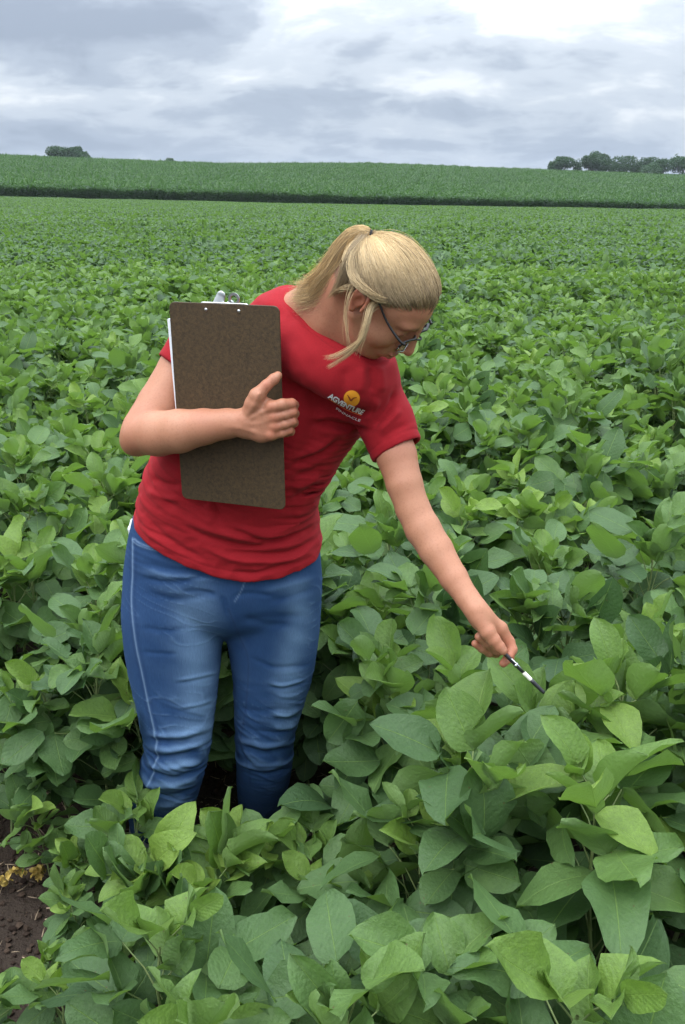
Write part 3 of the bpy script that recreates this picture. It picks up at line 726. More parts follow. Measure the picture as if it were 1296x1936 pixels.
kneez = np.exp(-((jV[:, 2] - .36) / .14) ** 2)
dd += .0006 * v1 + .0028 * kneez * np.sin(jV[:, 2] * 110 + jV[:, 0] * 45 + v1 * 9) * (.15 + np.abs(v1) * 1.6)
v3 = np.array([mnoise.noise(Vector((v[0] * 11 + 7, v[1] * 11, v[2] * 46 + v[0] * 16))) for v in jV]); v4 = np.array([mnoise.noise(Vector((v[0] * 5, v[1] * 5, v[2] * 7 + 3))) for v in jV])
crs = np.exp(-(v3 / .045) ** 2) * ss(-.05, .25, v4)
dd += .0011 * crs
seamR = spline([(252, 1018), (252, 1080), (250, 1140), (257, 1210), (269, 1270), (283, 1338), (294, 1388), (297, 1430), (287, 1470), (278, 1502), (268, 1560)], 5)
seamL = spline([(432, 1150), (452, 1200), (470, 1245), (467, 1320), (461, 1366), (456, 1402), (468, 1440), (474, 1484)], 5)
face = ss(-.25, .15, -(nr[:, 1] * CP - nr[:, 2] * SP))
sdR, _ = polydist(uv, seamR); sdL, _ = polydist(uv, seamL)
dd += .0016 * np.exp(-(sdR / 3.2) ** 2) * face + .0009 * np.exp(-(sdL / 3.) ** 2) * face
pk, _ = polydist(uv, spline([(255, 1022), (264, 1029), (282, 1035), (312, 1041)], 5)); fly, _ = polydist(uv, spline([(463, 1100), (456, 1118), (444, 1138)], 5))
dd += .0015 * np.exp(-(pk / 3.5) ** 2) * face
jV2 = jV + nr * dd[:, None]
# wear: where the cloth rubs (thigh fronts, knee ridges) is paler; seams carry pale edges
fade = np.zeros(len(jV))
for pts, wd, am in (([(372, 1150), (368, 1230), (372, 1300), (378, 1380)], 38, 1.25), ([(560, 1130), (560, 1200), (545, 1270), (540, 1350)], 26, 1.0), ([(330, 1090), (350, 1150)], 40, .25), ([(345, 1400), (335, 1450), (325, 1500)], 34, .6)):
    ds, _ = polydist(uv, spline(pts, 4)); fade = np.maximum(fade, am * np.exp(-(ds / wd) ** 2))
fade = fade * face * (.75 + .5 * v1)
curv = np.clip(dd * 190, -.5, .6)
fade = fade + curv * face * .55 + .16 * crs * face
stitch = np.maximum(np.exp(-((sdR - 0) / 1.3) ** 2) * .38, np.exp(-((pk - 2.5) / 1.2) ** 2) * .45) * face
stitch = np.maximum(stitch, np.exp(-(fly / 1.3) ** 2) * .35 * face)
dark = (np.exp(-((sdL) / 2.2) ** 2) * .5 + np.exp(-((sdR - 5) / 3.) ** 2) * .30) * face
me = np_mesh('jeans', jV2, jF, attrs={'wear': ('FLOAT_COLOR', 'POINT', np.stack([fade.clip(0, 1), stitch.clip(0, 1), dark.clip(0, 1), np.ones(len(jV))], 1))})
den, t_, b_ = material('denim', (.05, .12, .28), .85, spec=.2)
tcx = t_.nodes.new('ShaderNodeTexCoord'); a = N(t_, 'ShaderNodeAttribute', attribute_name='wear'); sp_ = t_.nodes.new('ShaderNodeSeparateColor'); t_.links.new(a.outputs['Color'], sp_.inputs[0])
slub = noise_t(t_, mapping(t_, tcx.outputs['Object'], scale=(1, 1, .12)), 500, 4, .7)
blot = noise_t(t_, mapping(t_, tcx.outputs['Object'], scale=(1, 1, .6)), 26, 4, .6)
c0 = mixc(t_, slub, (.009, .026, .075), (.025, .066, .155))
c0 = mixc(t_, mathn(t_, 'MULTIPLY', blot, .35), c0, (.018, .056, .15))
c1 = mixc(t_, mathn(t_, 'MULTIPLY', sp_.outputs[0], mathn(t_, 'ADD', mathn(t_, 'MULTIPLY', slub, .6), .40), clamp=True), c0, (.150, .245, .385))
c1 = mixc(t_, sp_.outputs[2], c1, (.008, .022, .07))
c1 = mixc(t_, sp_.outputs[1], c1, (.24, .34, .48))
t_.links.new(c1, b_.inputs['Base Color']); bump(t_, slub, .5, .0008, b_)
jeans = link_mesh('jeans', me, den, person)
# white cloth edge showing at the hip
bits = Sdf().chain([J(252, 985, 1.93), J(249, 1000, 1.93), J(247, 1012, 1.935)], [.006, .0075, .004], .004)
v_, f_ = bits.mesh(J(249, 1000, 1.93) - .05, J(249, 1000, 1.93) + .05, .002)
wc, _, _ = material('white_cotton', (.75, .76, .78), .9)
link_mesh('undershirt_edge', np_mesh('undershirt_edge', v_, f_), wc, person)
# shoes on the soil, mostly lost among the leaves
shoe_m, t_, b_ = material('grey_canvas', (.16, .16, .17), .8)
sole_m, _, _ = material('rubber_sole', (.55, .54, .50), .7)
for ax_, ay_ in ((P(290, 1612, 2.06)[0], 2.04), (P(489, 1570, 2.13)[0], 2.12)):
    s_ = Sdf(); s_.cone((ax_, ay_ + .01, .09), (ax_, ay_ + .0, .05), .043, .045, .02); s_.cone((ax_, ay_, .05), (ax_ - .01, ay_ - .15, .040), .042, .034, .03); s_.ell((ax_ - .012, ay_ - .16, .038), (.042, .055, .03), k=.02)
    s_.plane((0, 0, .02), (0, 0, -1))
    v_, f_ = s_.mesh((ax_ - .08, ay_ - .24, .0), (ax_ + .08, ay_ + .08, .16), .004); so = link_mesh('shoe', np_mesh('shoe', v_, f_), shoe_m, person)
    s_ = Sdf(); s_.loft([((ax_, ay_ + .045, .017), (.030, 0, 0), (0, 0, .014)), ((ax_, ay_, .017), (.043, 0, 0), (0, 0, .016)), ((ax_ - .006, ay_ - .10, .017), (.042, 0, 0), (0, 0, .016)), ((ax_ - .012, ay_ - .17, .017), (.046, 0, 0), (0, 0, .016)), ((ax_ - .012, ay_ - .215, .017), (.022, 0, 0), (0, 0, .013))], e=3)
    v_, f_ = s_.mesh((ax_ - .08, ay_ - .25, -.01), (ax_ + .08, ay_ + .08, .06), .004); link_mesh('sole', np_mesh('sole', v_, f_), sole_m, so)

# ---------------------------------------------------------- glasses
gm, _, _ = material('black_acetate', (.006, .006, .006), .45)
gg, _, _ = material('silver_rim', (.62, .63, .62), .25, 1.0)
gparts, rims, lens = [], [], []
def GL(x, y, z): return hw(x, y, z - .003)
for sg in (1, -1):
    t_pts = spline([GL(.098, sg * .064, .010), GL(.085, sg * .070, .009), GL(.045, sg * .0725, .012), (GL(.006, sg * .0755, .024)), GL(-.016, sg * .072, .026), GL(-.040, sg * .068, .004)], 5)
    gparts.append(tube(t_pts, np.interp(np.linspace(0, 1, len(t_pts)), [0, .2, .8, 1], [.0029, .0023, .0018, .0014]), 8))
    lp = []
    for a_ in np.linspace(0, 2 * math.pi, 33)[:-1]:
        ca_, sa_ = math.cos(a_), math.sin(a_)
        q = (abs(ca_) ** 2.8 + abs(sa_) ** 2.8) ** (-1 / 2.8)
        lp.append(np.array([.1035 - .008 * abs(ca_ * q * .9 + .2) - .0025 * sa_ * q, sg * (.0345 + .0275 * ca_ * q), -.004 + .0165 * sa_ * q]))
    up_ = [GL(*lp[i]) for i in range(0, 17)]; dn_ = [GL(*lp[i % 32]) for i in range(16, 33)]
    gparts.append(tube(up_, .0023, 8)); gparts.append(tube(dn_, .0011, 8)); rims.append(tube([q + HB[:, 0] * .0012 for q in dn_], .0008, 6))
    c_ = GL(.1005, sg * .0345, -.004); V_ = np.array([c_] + [GL(*q) for q in lp]); V_ = np.concatenate([V_, V_ - HB[:, 0] * .0012])
    n_ = 32; F_ = [[0, 1 + i, 1 + (i + 1) % n_, 0] for i in range(n_)]
    lens.append((V_, n_))
gparts.append(tube(spline([GL(.1030, .009, .004), GL(.1075, .004, .007), GL(.1075, -.004, .007), GL(.1030, -.009, .004)], 5), .0019, 8))
v_, f_ = merge(gparts); fr = link_mesh('glasses_frame', np_mesh('glasses_frame', v_, f_), gm, person)
v_, f_ = merge(rims); link_mesh('lower_rim', np_mesh('lower_rim', v_, f_), gg, fr)
lm = bpy.data.materials.new('lens'); lm.use_nodes = True; t_ = lm.node_tree; t_.nodes.clear()
tr_ = t_.nodes.new('ShaderNodeBsdfTransparent'); tr_.inputs[0].default_value = (.93, .95, .94, 1); gl_ = t_.nodes.new('ShaderNodeBsdfGlossy'); gl_.inputs['Roughness'].default_value = .03
fz = t_.nodes.new('ShaderNodeFresnel'); fz.inputs[0].default_value = 1.5; mx_ = t_.nodes.new('ShaderNodeMixShader'); ot = t_.nodes.new('ShaderNodeOutputMaterial')
t_.links.new(mathn(t_, 'MULTIPLY', fz.outputs[0], .22), mx_.inputs[0]); t_.links.new(tr_.outputs[0], mx_.inputs[1]); t_.links.new(gl_.outputs[0], mx_.inputs[2]); t_.links.new(mx_.outputs[0], ot.inputs[0])
for V_, n_ in lens:
    bm = bmesh.new(); vs = [bm.verts.new(q) for q in V_]; h_ = n_ + 1
    for i in range(n_):
        j = (i + 1) % n_
        bm.faces.new((vs[0], vs[1 + i], vs[1 + j])); bm.faces.new((vs[h_], vs[h_ + 1 + j], vs[h_ + 1 + i])); bm.faces.new((vs[1 + i], vs[h_ + 1 + i], vs[h_ + 1 + j], vs[1 + j]))
    me_ = bpy.data.meshes.new('lens'); bm.to_mesh(me_); link_mesh('lens', me_, lm, fr)

# ---------------------------------------------------------- hair: strands drawn back into a high ponytail
def hair_object(name, strands, rad, cols, parent, m):
    hc = bpy.data.hair_curves.new(name); sizes = [len(s_) for s_ in strands]
    hc.add_curves(sizes)
    hc.attributes['position'].data.foreach_set('vector', np.concatenate(strands).astype(np.float32).ravel())
    ra = hc.attributes.get('radius') or hc.attributes.new('radius', 'FLOAT', 'POINT')
    ra.data.foreach_set('value', np.concatenate([np.interp(np.linspace(0, 1, n_), [0, .7, 1], [rad, rad, rad * .25]) for n_ in sizes]).astype(np.float32))
    ca_ = hc.attributes.new('tone', 'FLOAT_COLOR', 'POINT'); ca_.data.foreach_set('color', np.concatenate(cols).astype(np.float32).ravel())
    hc.materials.append(m)
    o = bpy.data.objects.new(name, hc); COL.objects.link(o); o.parent = parent
    if parent.type == 'EMPTY': o.matrix_parent_inverse = Matrix.Translation(-Vector(parent.location))
    return o
hm = bpy.data.materials.new('blonde_hair'); hm.use_nodes = True; t_ = hm.node_tree; t_.nodes.clear()
a = N(t_, 'ShaderNodeAttribute', attribute_name='tone')
df = t_.nodes.new('ShaderNodeBsdfPrincipled'); df.inputs['Roughness'].default_value = .75; df.inputs['Specular IOR Level'].default_value = .15
t_.links.new(a.outputs['Color'], df.inputs['Base Color'])
hr = t_.nodes.new('ShaderNodeBsdfHair'); hr.component = 'Reflection'; hr.inputs['RoughnessU'].default_value = .22; hr.inputs['RoughnessV'].default_value = .6; hr.inputs['Color'].default_value = (.95, .80, .58, 1)
mx_ = t_.nodes.new('ShaderNodeMixShader'); mx_.inputs[0].default_value = .12; t_.links.new(df.outputs[0], mx_.inputs[1]); t_.links.new(hr.outputs[0], mx_.inputs[2])
ot = t_.nodes.new('ShaderNodeOutputMaterial'); t_.links.new(mx_.outputs[0], ot.inputs[0])
TIE = np.array([-.100, .0, .038])
CC = np.array([-.003, 0, .019]); CR = np.array([.0940, .0715, .0690])
def scalp_r(d, ex):
    """point on the inflated skull in direction d"""
    d = d / np.linalg.norm(d, axis=-1, keepdims=True)
    r = 1 / np.sqrt(((d / CR) ** 2).sum(-1, keepdims=True))
    return CC + d * (r + ex)
def hairline(n_):
    """roots: mostly along the hairline, a few over the scalp"""
    out = []
    HLp = spline([(.078, 0, .074), (.075, .022, .072), (.066, .042, .067), (.053, .056, .060), (.037, .066, .049), (.022, .074, .037), (.004, .081, .026), (-.020, .082, .024), (-.036, .072, -.012), (-.056, .058, -.034), (-.074, .036, -.046), (-.082, .0, -.050)], 10)
    for i in range(n_):
        s_ = rng.random() ** .9 * (len(HLp) - 1.001); j = int(s_); p = HLp[j] + (HLp[j + 1] - HLp[j]) * (s_ - j) + np.array([0, 0, 1]) * abs(rng.normal(0, .0075)) * (-1 if rng.random() < .28 else 1)
        if rng.random() < .36: p = p * np.array([1, -1, 1])
        out.append((p, s_ / len(HLp)))
    return out
strands, cols = [], []
light = np.array([.60, .43, .215]); mid = np.array([.26, .175, .085]); darkh = np.array([.12, .085, .055])
for p, hs in hairline(21000):
    lay = rng.random()                                      # 0 inner ... 1 outer layer
    adv = rng.random() ** 1.6 * .55 if rng.random() < .6 else 0.0     # root further in from the hairline
    d0 = (p - CC); d1 = TIE - CC
    d0 = d0 / np.linalg.norm(d0); d1 = d1 / np.linalg.norm(d1)
    d1 = unit(d1 + rng.normal(0, .045, 3))
    om = math.acos(np.clip(d0 @ d1, -1, 1)); n_ = 15
    t = adv + (1 - adv) * np.linspace(0, 1, n_) ** .92
    dd_ = (np.sin((1 - t) * om)[:, None] * d0 + np.sin(t * om)[:, None] * d1) / max(math.sin(om), 1e-3)
    # the clump index bends whole locks together
    cl = mnoise.noise(Vector((d0[0] * 9, d0[1] * 9, d0[2] * 9 + 5)))
    lk = mnoise.noise(Vector((d0[0] * 24, d0[1] * 24, d0[2] * 24)))
    side = abs(d0[1])
    puff = (.002 + .005 * lay) + .0045 * lk * np.sin(np.pi * t) + .004 * np.sin(np.pi * t) * (.5 + .5 * lay) * (1 + .8 * cl)
    temple = math.exp(-((p[0] + .005) / .035) ** 2) * (p[1] > 0)
    puff = puff + .007 * temple * np.sin(np.pi * np.clip(t * 1.3, 0, 1)) * lay
    if rng.random() < .010: puff = puff + rng.uniform(.003, .011) * np.sin(np.pi * t)
    front = ss(.045, .075, p[0])
    puff = puff + front * .005 * np.exp(-((t - .12) / .16) ** 2) * lay
    ex = (puff * ss(-.02, .06, t - adv) + .001 * lay)
    q = scalp_r(dd_, ex[:, None])
    # hair over the temple hangs a little before going back
    q[:, 2] -= .006 * (p[1] > 0) * np.exp(-((t - .18) / .16) ** 2) * side * lay
    wob = np.array([mnoise.noise(Vector((cl * 3 + k_ * .16, lay * 2.2, hs * 60))) for k_ in range(n_)])
    q += (wob * .0022)[:, None] * np.array([.4, .3, .8]) * np.sin(np.pi * t)[:, None]
    fin = ss(.82, 1, t)[:, None]; tp = TIE + rng.normal(0, .0050, 3) * np.array([.3, 1, 1])
    q = q * (1 - fin) + tp * fin
    strands.append(q @ HB.T * HS + HP)
    lock = lk
    fine_ = mnoise.noise(Vector((d0[0] * 60, d0[1] * 60, d0[2] * 60)))
    tone_ = np.clip(-.02 + .46 + 2.0 * lock + 1.1 * fine_ + .22 * rng.normal() + .3 * (lay - .5), -.5, 1)
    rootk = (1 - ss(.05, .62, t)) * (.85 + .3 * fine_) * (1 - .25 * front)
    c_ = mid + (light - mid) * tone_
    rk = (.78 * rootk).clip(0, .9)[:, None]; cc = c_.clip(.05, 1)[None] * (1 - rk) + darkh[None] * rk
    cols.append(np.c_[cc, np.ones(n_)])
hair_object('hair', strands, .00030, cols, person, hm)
# ponytail: a loose tapering bundle falling from the tie on to her back
tiew = hw(*TIE)
PT = [tiew, J(690, 442, 1.672), J(671, 450, 1.685), J(655, 474, 1.695), J(641, 504, 1.705), J(624, 533, 1.720), J(600, 557, 1.742), J(564, 563, 1.765)]
PR = np.array([8, 15, 22, 26, 28, 30, 28, 20]) * 1.0
strands, cols = [], []
Cc = spline(PT, 4); rr = np.interp(np.linspace(0, 1, len(Cc)), np.linspace(0, 1, len(PR)), PR) * K(500, 1.70)
T = np.gradient(Cc, axis=0); T /= np.linalg.norm(T, axis=1, keepdims=True)
Sd = np.array([unit(np.cross(q, (0, -1, 0))) for q in T]); Dp = np.cross(T, Sd)
for i in range(8500):
    r_ = math.sqrt(rng.random()); a_ = rng.random() * 2 * math.pi; L_ = rng.uniform(.80, 1.0) if rng.random() < .8 else rng.uniform(.6, .9)
    n_ = 18; s_ = np.linspace(0, L_ * (len(Cc) - 1), n_); j = np.minimum(s_.astype(int), len(Cc) - 2); fr_ = (s_ - j)[:, None]
    C_ = Cc[j] * (1 - fr_) + Cc[j + 1] * fr_; S_ = Sd[j]; D_ = Dp[j]; R_ = rr[j]
    tw = a_ + .5 * np.sin(np.linspace(0, 1.5, n_))
    clx = mnoise.noise(Vector((math.cos(a_) * r_ * 3, math.sin(a_) * r_ * 3, 2)))
    ww = np.array([mnoise.noise(Vector((clx * 4, r_ * 2 + a_, k_ * .22))) for k_ in range(n_)])
    q = C_ + (R_ * r_ * np.cos(tw))[:, None] * S_ + (R_ * .62 * r_ * np.sin(tw))[:, None] * D_ + (ww * .005 * np.linspace(0, 1, n_))[:, None] * S_
    q += np.linspace(0, 1, n_)[:, None] ** 3 * rng.normal(0, .009, 3)
    strands.append(q)
    tone_ = np.clip(.55 + .8 * mnoise.noise(Vector((math.cos(a_) * r_ * 7, math.sin(a_) * r_ * 7, 9))) + .25 * rng.normal(), 0, 1)
    c_ = mid * 1.05 + (light * np.array([1.03, .97, .86]) - mid * 1.05) * tone_
    cols.append(np.c_[np.repeat(c_[None], n_, 0), np.ones(n_)])
hair_object('ponytail', strands, .00030, cols, person, hm)
# loose locks: one in front of the ear down past the jaw, wisps at the nape
strands, cols = [], []
def lock(pts, n, spread, ends, dim=0.0):
    Cp = spline(pts, 6)
    for i in range(n):
        o0 = rng.normal(0, 1, 3) * spread; o1 = rng.normal(0, 1, 3) * ends; L_ = rng.uniform(.55, 1) if rng.random() < .6 else 1
        m_ = max(6, int(len(Cp) * L_)); t = np.linspace(0, 1, m_)[:, None]
        ph = rng.random() * 6
        q = Cp[:m_] + o0 * (1 - t) + o1 * t ** 1.3 + .0015 * np.sin(t * 5 + ph)
        strands.append(q); c_ = (mid * (1 - dim) + darkh * dim) + (light - mid) * np.clip(.5 + .3 * rng.normal(), 0, 1) * (1 - dim)
        cols.append(np.c_[np.repeat(c_[None], m_, 0), np.ones(m_)])
near = HP[1] - .085
lock([J(720, 570, near + .02), J(704, 577, near + .01), J(697, 600, near), J(690, 628, near - .003), J(677, 652, near), J(655, 673, near + .008), J(622, 694, near + .02)], 70, .0026, .0024)
lock([J(724, 566, near + .02), J(704, 576, near + .01), J(694, 610, near), J(684, 640, near), J(668, 655, near + .005), J(640, 671, near + .012), J(618, 676, near + .02)], 50, .0030, .0030)
lock([J(716, 574, near + .02), J(700, 590, near + .01), J(690, 625, near + .004), J(680, 645, near + .004), J(672, 664, near + .006)], 30, .003, .005)
lock([J(670, 540, near + .03), J(650, 545, near + .03), J(635, 552, near + .05), J(622, 566, near + .07)], 24, .003, .003, .2)
lock([J(668, 545, near + .03), J(660, 565, near + .02), J(655, 595, near + .02), J(656, 630, near + .02), J(660, 655, near + .02)], 12, .004, .004)
lock([J(655, 510, near + .05), J(648, 530, near + .05), J(636, 548, near + .06), J(626, 556, near + .08)], 120, .006, .004, .6)
lock([J(738, 568, near + .012), J(716, 563, near + .004), J(697, 552, near), J(679, 536, near + .004), J(667, 515, near + .016), J(670, 485, near + .03), J(690, 460, near + .05)], 300, .0030, .0050, .10)
lock([J(690, 452, near + .07), J(668, 478, near + .045), J(656, 505, near + .04), J(648, 530, near + .045), J(640, 548, near + .055)], 500, .0060, .0060, .6)
hair_object('loose_hair', strands, .00026, cols, person, hm)
tv, tf = tube([tiew + (PT[1] - tiew) * .10 + HB[:, 0] * .0, tiew + (PT[1] - tiew) * .95], [.0125, .0125], 20)
tm, _, _ = material('black_elastic', (.015, .014, .016), .8)
link_mesh('hair_tie', np_mesh('hair_tie', tv, tf), tm, person)

# ================================================================== clipboard and pen
CTL, CTR, CBR, CBL = J(317, 566, 1.772), J(521, 582, 1.698), J(549, 961, 1.698), J(350, 945, 1.772)
cc_ = (CTL + CTR + CBR + CBL) / 4; bx = ((CTR - CTL) + (CBR - CBL)) / 2; by = ((CTL - CBL) + (CTR - CBR)) / 2
bw, bh = np.linalg.norm(bx), np.linalg.norm(by); bx = unit(bx); by = unit(by - bx * (by @ bx)); bz = np.cross(bx, by); bz = bz if bz[1] < 0 else -bz   # towards the camera
clip = empty('clipboard', tuple(cc_ - by * bh / 2))
tag(clip, 'brown hardboard clipboard held against the red t-shirt, seen from its back', 'clipboard')
def BP(x, y, z): return cc_ + bx * x + by * y + bz * z
def slab_obj(name, w_, h_, z0, z1, m, cx=0, cy=0, rad=.012, rot=0.0, parent=clip, bev=.0008):
    bm = bmesh.new(); out = []
    for (sx, sy, a0) in ((1, 1, 0), (-1, 1, 90), (-1, -1, 180), (1, -1, 270)):
        for k_ in range(7):
            a_ = math.radians(a0 + k_ * 15); out.append((sx * (w_ / 2 - rad) + rad * math.cos(a_), sy * (h_ / 2 - rad) + rad * math.sin(a_)))
    cr_, sr_ = math.cos(rot), math.sin(rot)
    def ringv(z, inset):
        vs = []
        for x, y in out:
            l_ = math.hypot(x, y); x2, y2 = x - np.sign(x) * inset, y - np.sign(y) * inset
            vs.append(bm.verts.new(BP(cx + x2 * cr_ - y2 * sr_, cy + x2 * sr_ + y2 * cr_, z)))
        return vs
    rs = [ringv(z0, bev), ringv(z0 + bev * np.sign(z1 - z0), 0), ringv(z1 - bev * np.sign(z1 - z0), 0), ringv(z1, bev)]
    for r0, r1 in zip(rs[:-1], rs[1:]):
        for i in range(len(r0)): bm.faces.new((r0[i], r0[(i + 1) % len(r0)], r1[(i + 1) % len(r0)], r1[i]))
    bm.faces.new(rs[0][::-1]); bm.faces.new(rs[-1])
    bmesh.ops.recalc_face_normals(bm, faces=bm.faces)
    me_ = bpy.data.meshes.new(name); bm.to_mesh(me_); return link_mesh(name, me_, m, parent)
hb, t_, b_ = material('hardboard', (.10, .062, .032), .62, spec=.35)
tcx = t_.nodes.new('ShaderNodeTexCoord')
f1 = ramp(t_, noise_t(t_, tcx.outputs['Object'], 150, 5, .85), [(.38, (0, 0, 0)), (.62, (1, 1, 1))]); f2 = noise_t(t_, tcx.outputs['Object'], 22, 5, .65); f3 = noise_t(t_, mapping(t_, tcx.outputs['Object'], scale=(1, 1, .25)), 160, 3, .7)
c0 = mixc(t_, f1, (.018, .012, .005), (.095, .056, .022)); c0 = mixc(t_, mathn(t_, 'MULTIPLY', f2, .70), c0, (.050, .030, .012)); c0 = mixc(t_, mathn(t_, 'MULTIPLY', f3, .35), c0, (.085, .06, .034))
vor = t_.nodes.new('ShaderNodeTexVoronoi'); vor.inputs['Scale'].default_value = 55; t_.links.new(tcx.outputs['Object'], vor.inputs['Vector'])
c0 = mixc(t_, mathn(t_, 'MULTIPLY', mathn(t_, 'LESS_THAN', vor.outputs['Distance'], .10), .35), c0, (.02, .012, .006))
t_.links.new(c0, b_.inputs['Base Color']); bump(t_, f1, .35, .0006, b_)
slab_obj('board', bw, bh, .0032, 0, hb)
pw, _, _ = material('paper', (.78, .80, .84), .8)
slab_obj('papers', .200, .300, -.0006, -.0050, pw, cx=-bw / 2 + .096, cy=bh / 2 - .030 - .150, rad=.002, rot=math.radians(1.5), bev=.0002)
met, t_, b_ = material('clip_steel', (.55, .56, .55), .30, 1.0)
# clip: base plate behind the top edge, a spring lever with a round hole standing above it
slab_obj('clip_plate', .100, .034, -.0055, -.0075, met, cx=-.002, cy=bh / 2 - .016, rad=.006)
def ring_plate(name, cx, cy, r0, r1, z, th):
    bm = bmesh.new(); n_ = 28; vs = []
    for zz in (z, z - th):
        for r_ in (r0, r1): vs.append([bm.verts.new(BP(cx + r_ * math.cos(a_), cy + r_ * math.sin(a_), zz)) for a_ in np.arange(n_) * 2 * math.pi / n_])
    for i in range(n_):
        j = (i + 1) % n_
        for A_, B_ in ((0, 1), (1, 3), (3, 2), (2, 0)): bm.faces.new((vs[A_][i], vs[A_][j], vs[B_][j], vs[B_][i]))
    bmesh.ops.recalc_face_normals(bm, faces=bm.faces); me_ = bpy.data.meshes.new(name); bm.to_mesh(me_); return link_mesh(name, me_, met, clip)
cu_ = (432 - 419) / 965.0
ring_plate('hanging_ring', .018, bh / 2 + .008, .0068, .0115, -.006, .0022)
lv = Sdf(); 
lv.cone(BP(-.020, bh / 2 - .010, -.012), BP(-.012, bh / 2 + .012, -.015), .013, .0095, .01, flat=(bz, .18))
lv.cone(BP(-.002, bh / 2 - .012, -.012), BP(.010, bh / 2 - .002, -.010), .011, .0080, .01, flat=(bz, .18))
v_, f_ = lv.mesh(cc_ + by * bh / 2 - .06, cc_ + by * bh / 2 + .06, .0014); link_mesh('lever', np_mesh('lever', v_, f_), met, clip)
for x_ in (-.0335, .0335):
    bm = bmesh.new(); bmesh.ops.create_uvsphere(bm, u_segments=16, v_segments=8, radius=.0034)
    for v in bm.verts: v.co = Vector(BP(x_ - .002, bh / 2 - .012, .0032) + bx * v.co.x + by * v.co.y + bz * v.co.z * .55)
    for f in bm.faces: f.smooth = True
    me_ = bpy.data.meshes.new('rivet'); bm.to_mesh(me_); link_mesh('rivet', me_, met, clip)
# pen
pa, pb = J(938, 1219, 1.533), J(1029, 1310, 1.505)
pen = empty('pen', tuple(pb)); tag(pen, 'slim black pen with silver and white bands pinched in the lowered hand', 'pen')
blk, _, _ = material('black_plastic', (.015, .015, .018), .35); wht, _, _ = material('white_plastic', (.72, .68, .58), .4); slv, _, _ = material('pen_silver', (.6, .6, .62), .25, 1.0)
def seg(name, t0, t1, r0, r1, m): 
    v_, f_ = tube([pa + (pb - pa) * t0, pa + (pb - pa) * (t0 + .15 * (t1 - t0)), pa + (pb - pa) * (t1 - .1 * (t1 - t0)), pa + (pb - pa) * t1], [r0 * .92, r0, r1, r1 * .9], 16); link_mesh(name, np_mesh(name, v_, f_), m, pen)
seg('barrel', 0, .57, .0038, .0038, blk); seg('white_band', .571, .73, .0039, .0039, wht); seg('cap', .731, 1.0, .0040, .0036, blk)
ringv_, ringf_ = tube([pa + (pb - pa) * .40, pa + (pb - pa) * .44], .0046, 16); link_mesh('silver_ring', np_mesh('silver_ring', ringv_, ringf_), slv, pen)
v_, f_ = tube([pa + (pb - pa) * .28 - HB[:, 0] * 0 + np.array([.003, -.0045, .002]), pa + (pb - pa) * .56 + np.array([.003, -.0045, .002])], .0014, 8, flat=.5); link_mesh('pocket_clip', np_mesh('pocket_clip', v_, f_), slv, pen)
# ================================================================== terrain
RA = math.radians(12.0)
RDIR = np.array([math.cos(RA), -math.sin(RA)]); RNRM = np.array([math.sin(RA), math.cos(RA)])
ROW = 0.42; ROW0 = 1.00
def sstep(a, b, x):
    t = np.clip((x - a) / (b - a), 0, 1); return t * t * (3 - 2 * t)
def edge_y(x): return 197 + .10 * x
SKY_U = np.array([-500, 0, 150, 300, 430, 560, 700, 800, 900, 1000, 1100, 1296, 1900.])
SKY_V = np.array([290, 293, 299, 304, 309, 308.5, 308, 311, 315, 318, 321, 328, 345.])
CREST = 450.
def ground_z(x, y):
    x = np.asarray(x, float); y = np.asarray(y, float)
    s_ = (np.clip(y - 6, 0, 400) / 191.) ** 1.1
    s_ = np.minimum(s_, 1.04)
    g = -s_ * (2.05 + .0236 * np.clip(x, -110, 110))
    u = 648 + FPX * x / np.maximum(y * CP, 1) * .985
    vt = np.interp(u, SKY_U, SKY_V)
    top = EYE + CREST * (357 - vt) * .892 / 1746. - 3.7
    k = sstep(0, 1, (y - edge_y(x) - 4) / (CREST - 200.))
    kk = np.clip((y - edge_y(x) - 4) / (CREST - 200.), 0, 1)
    k = .55 * k + .45 * kk ** 1.15
    g = g + k * (top - g)
    g = g - np.clip(y - CREST, 0, 600) * .045 * sstep(CREST, CREST + 60, y)
    g = g + .35 * np.sin(x * .021 + 1) * np.sin(y * .017) * sstep(60, 160, y) * (1 - .6 * sstep(350, 450, y))
    return g
def axis_lines(a, n, p=2.6):
    t = np.linspace(-1, 1, n); return np.sign(t) * np.abs(t) ** p * a
gx = axis_lines(1500, 261, 3.2); gy = np.concatenate([np.linspace(-30, 0.4, 24), .4 + np.linspace(0, 1, 330)[1:] ** 3.0 * 1600])
GX, GY = np.meshgrid(gx, gy, indexing='ij'); GZ = ground_z(GX, GY)
nearm = np.exp(-((GX / 4) ** 2 + ((GY - 2) / 4) ** 2))
GZ = GZ - .02
V = np.stack([GX, GY, GZ], -1).reshape(-1, 3)
ii, jj = np.meshgrid(np.arange(len(gx) - 1), np.arange(len(gy) - 1), indexing='ij'); b0 = (ii * len(gy) + jj).ravel()
F = np.stack([b0, b0 + len(gy), b0 + len(gy) + 1, b0 + 1], 1)
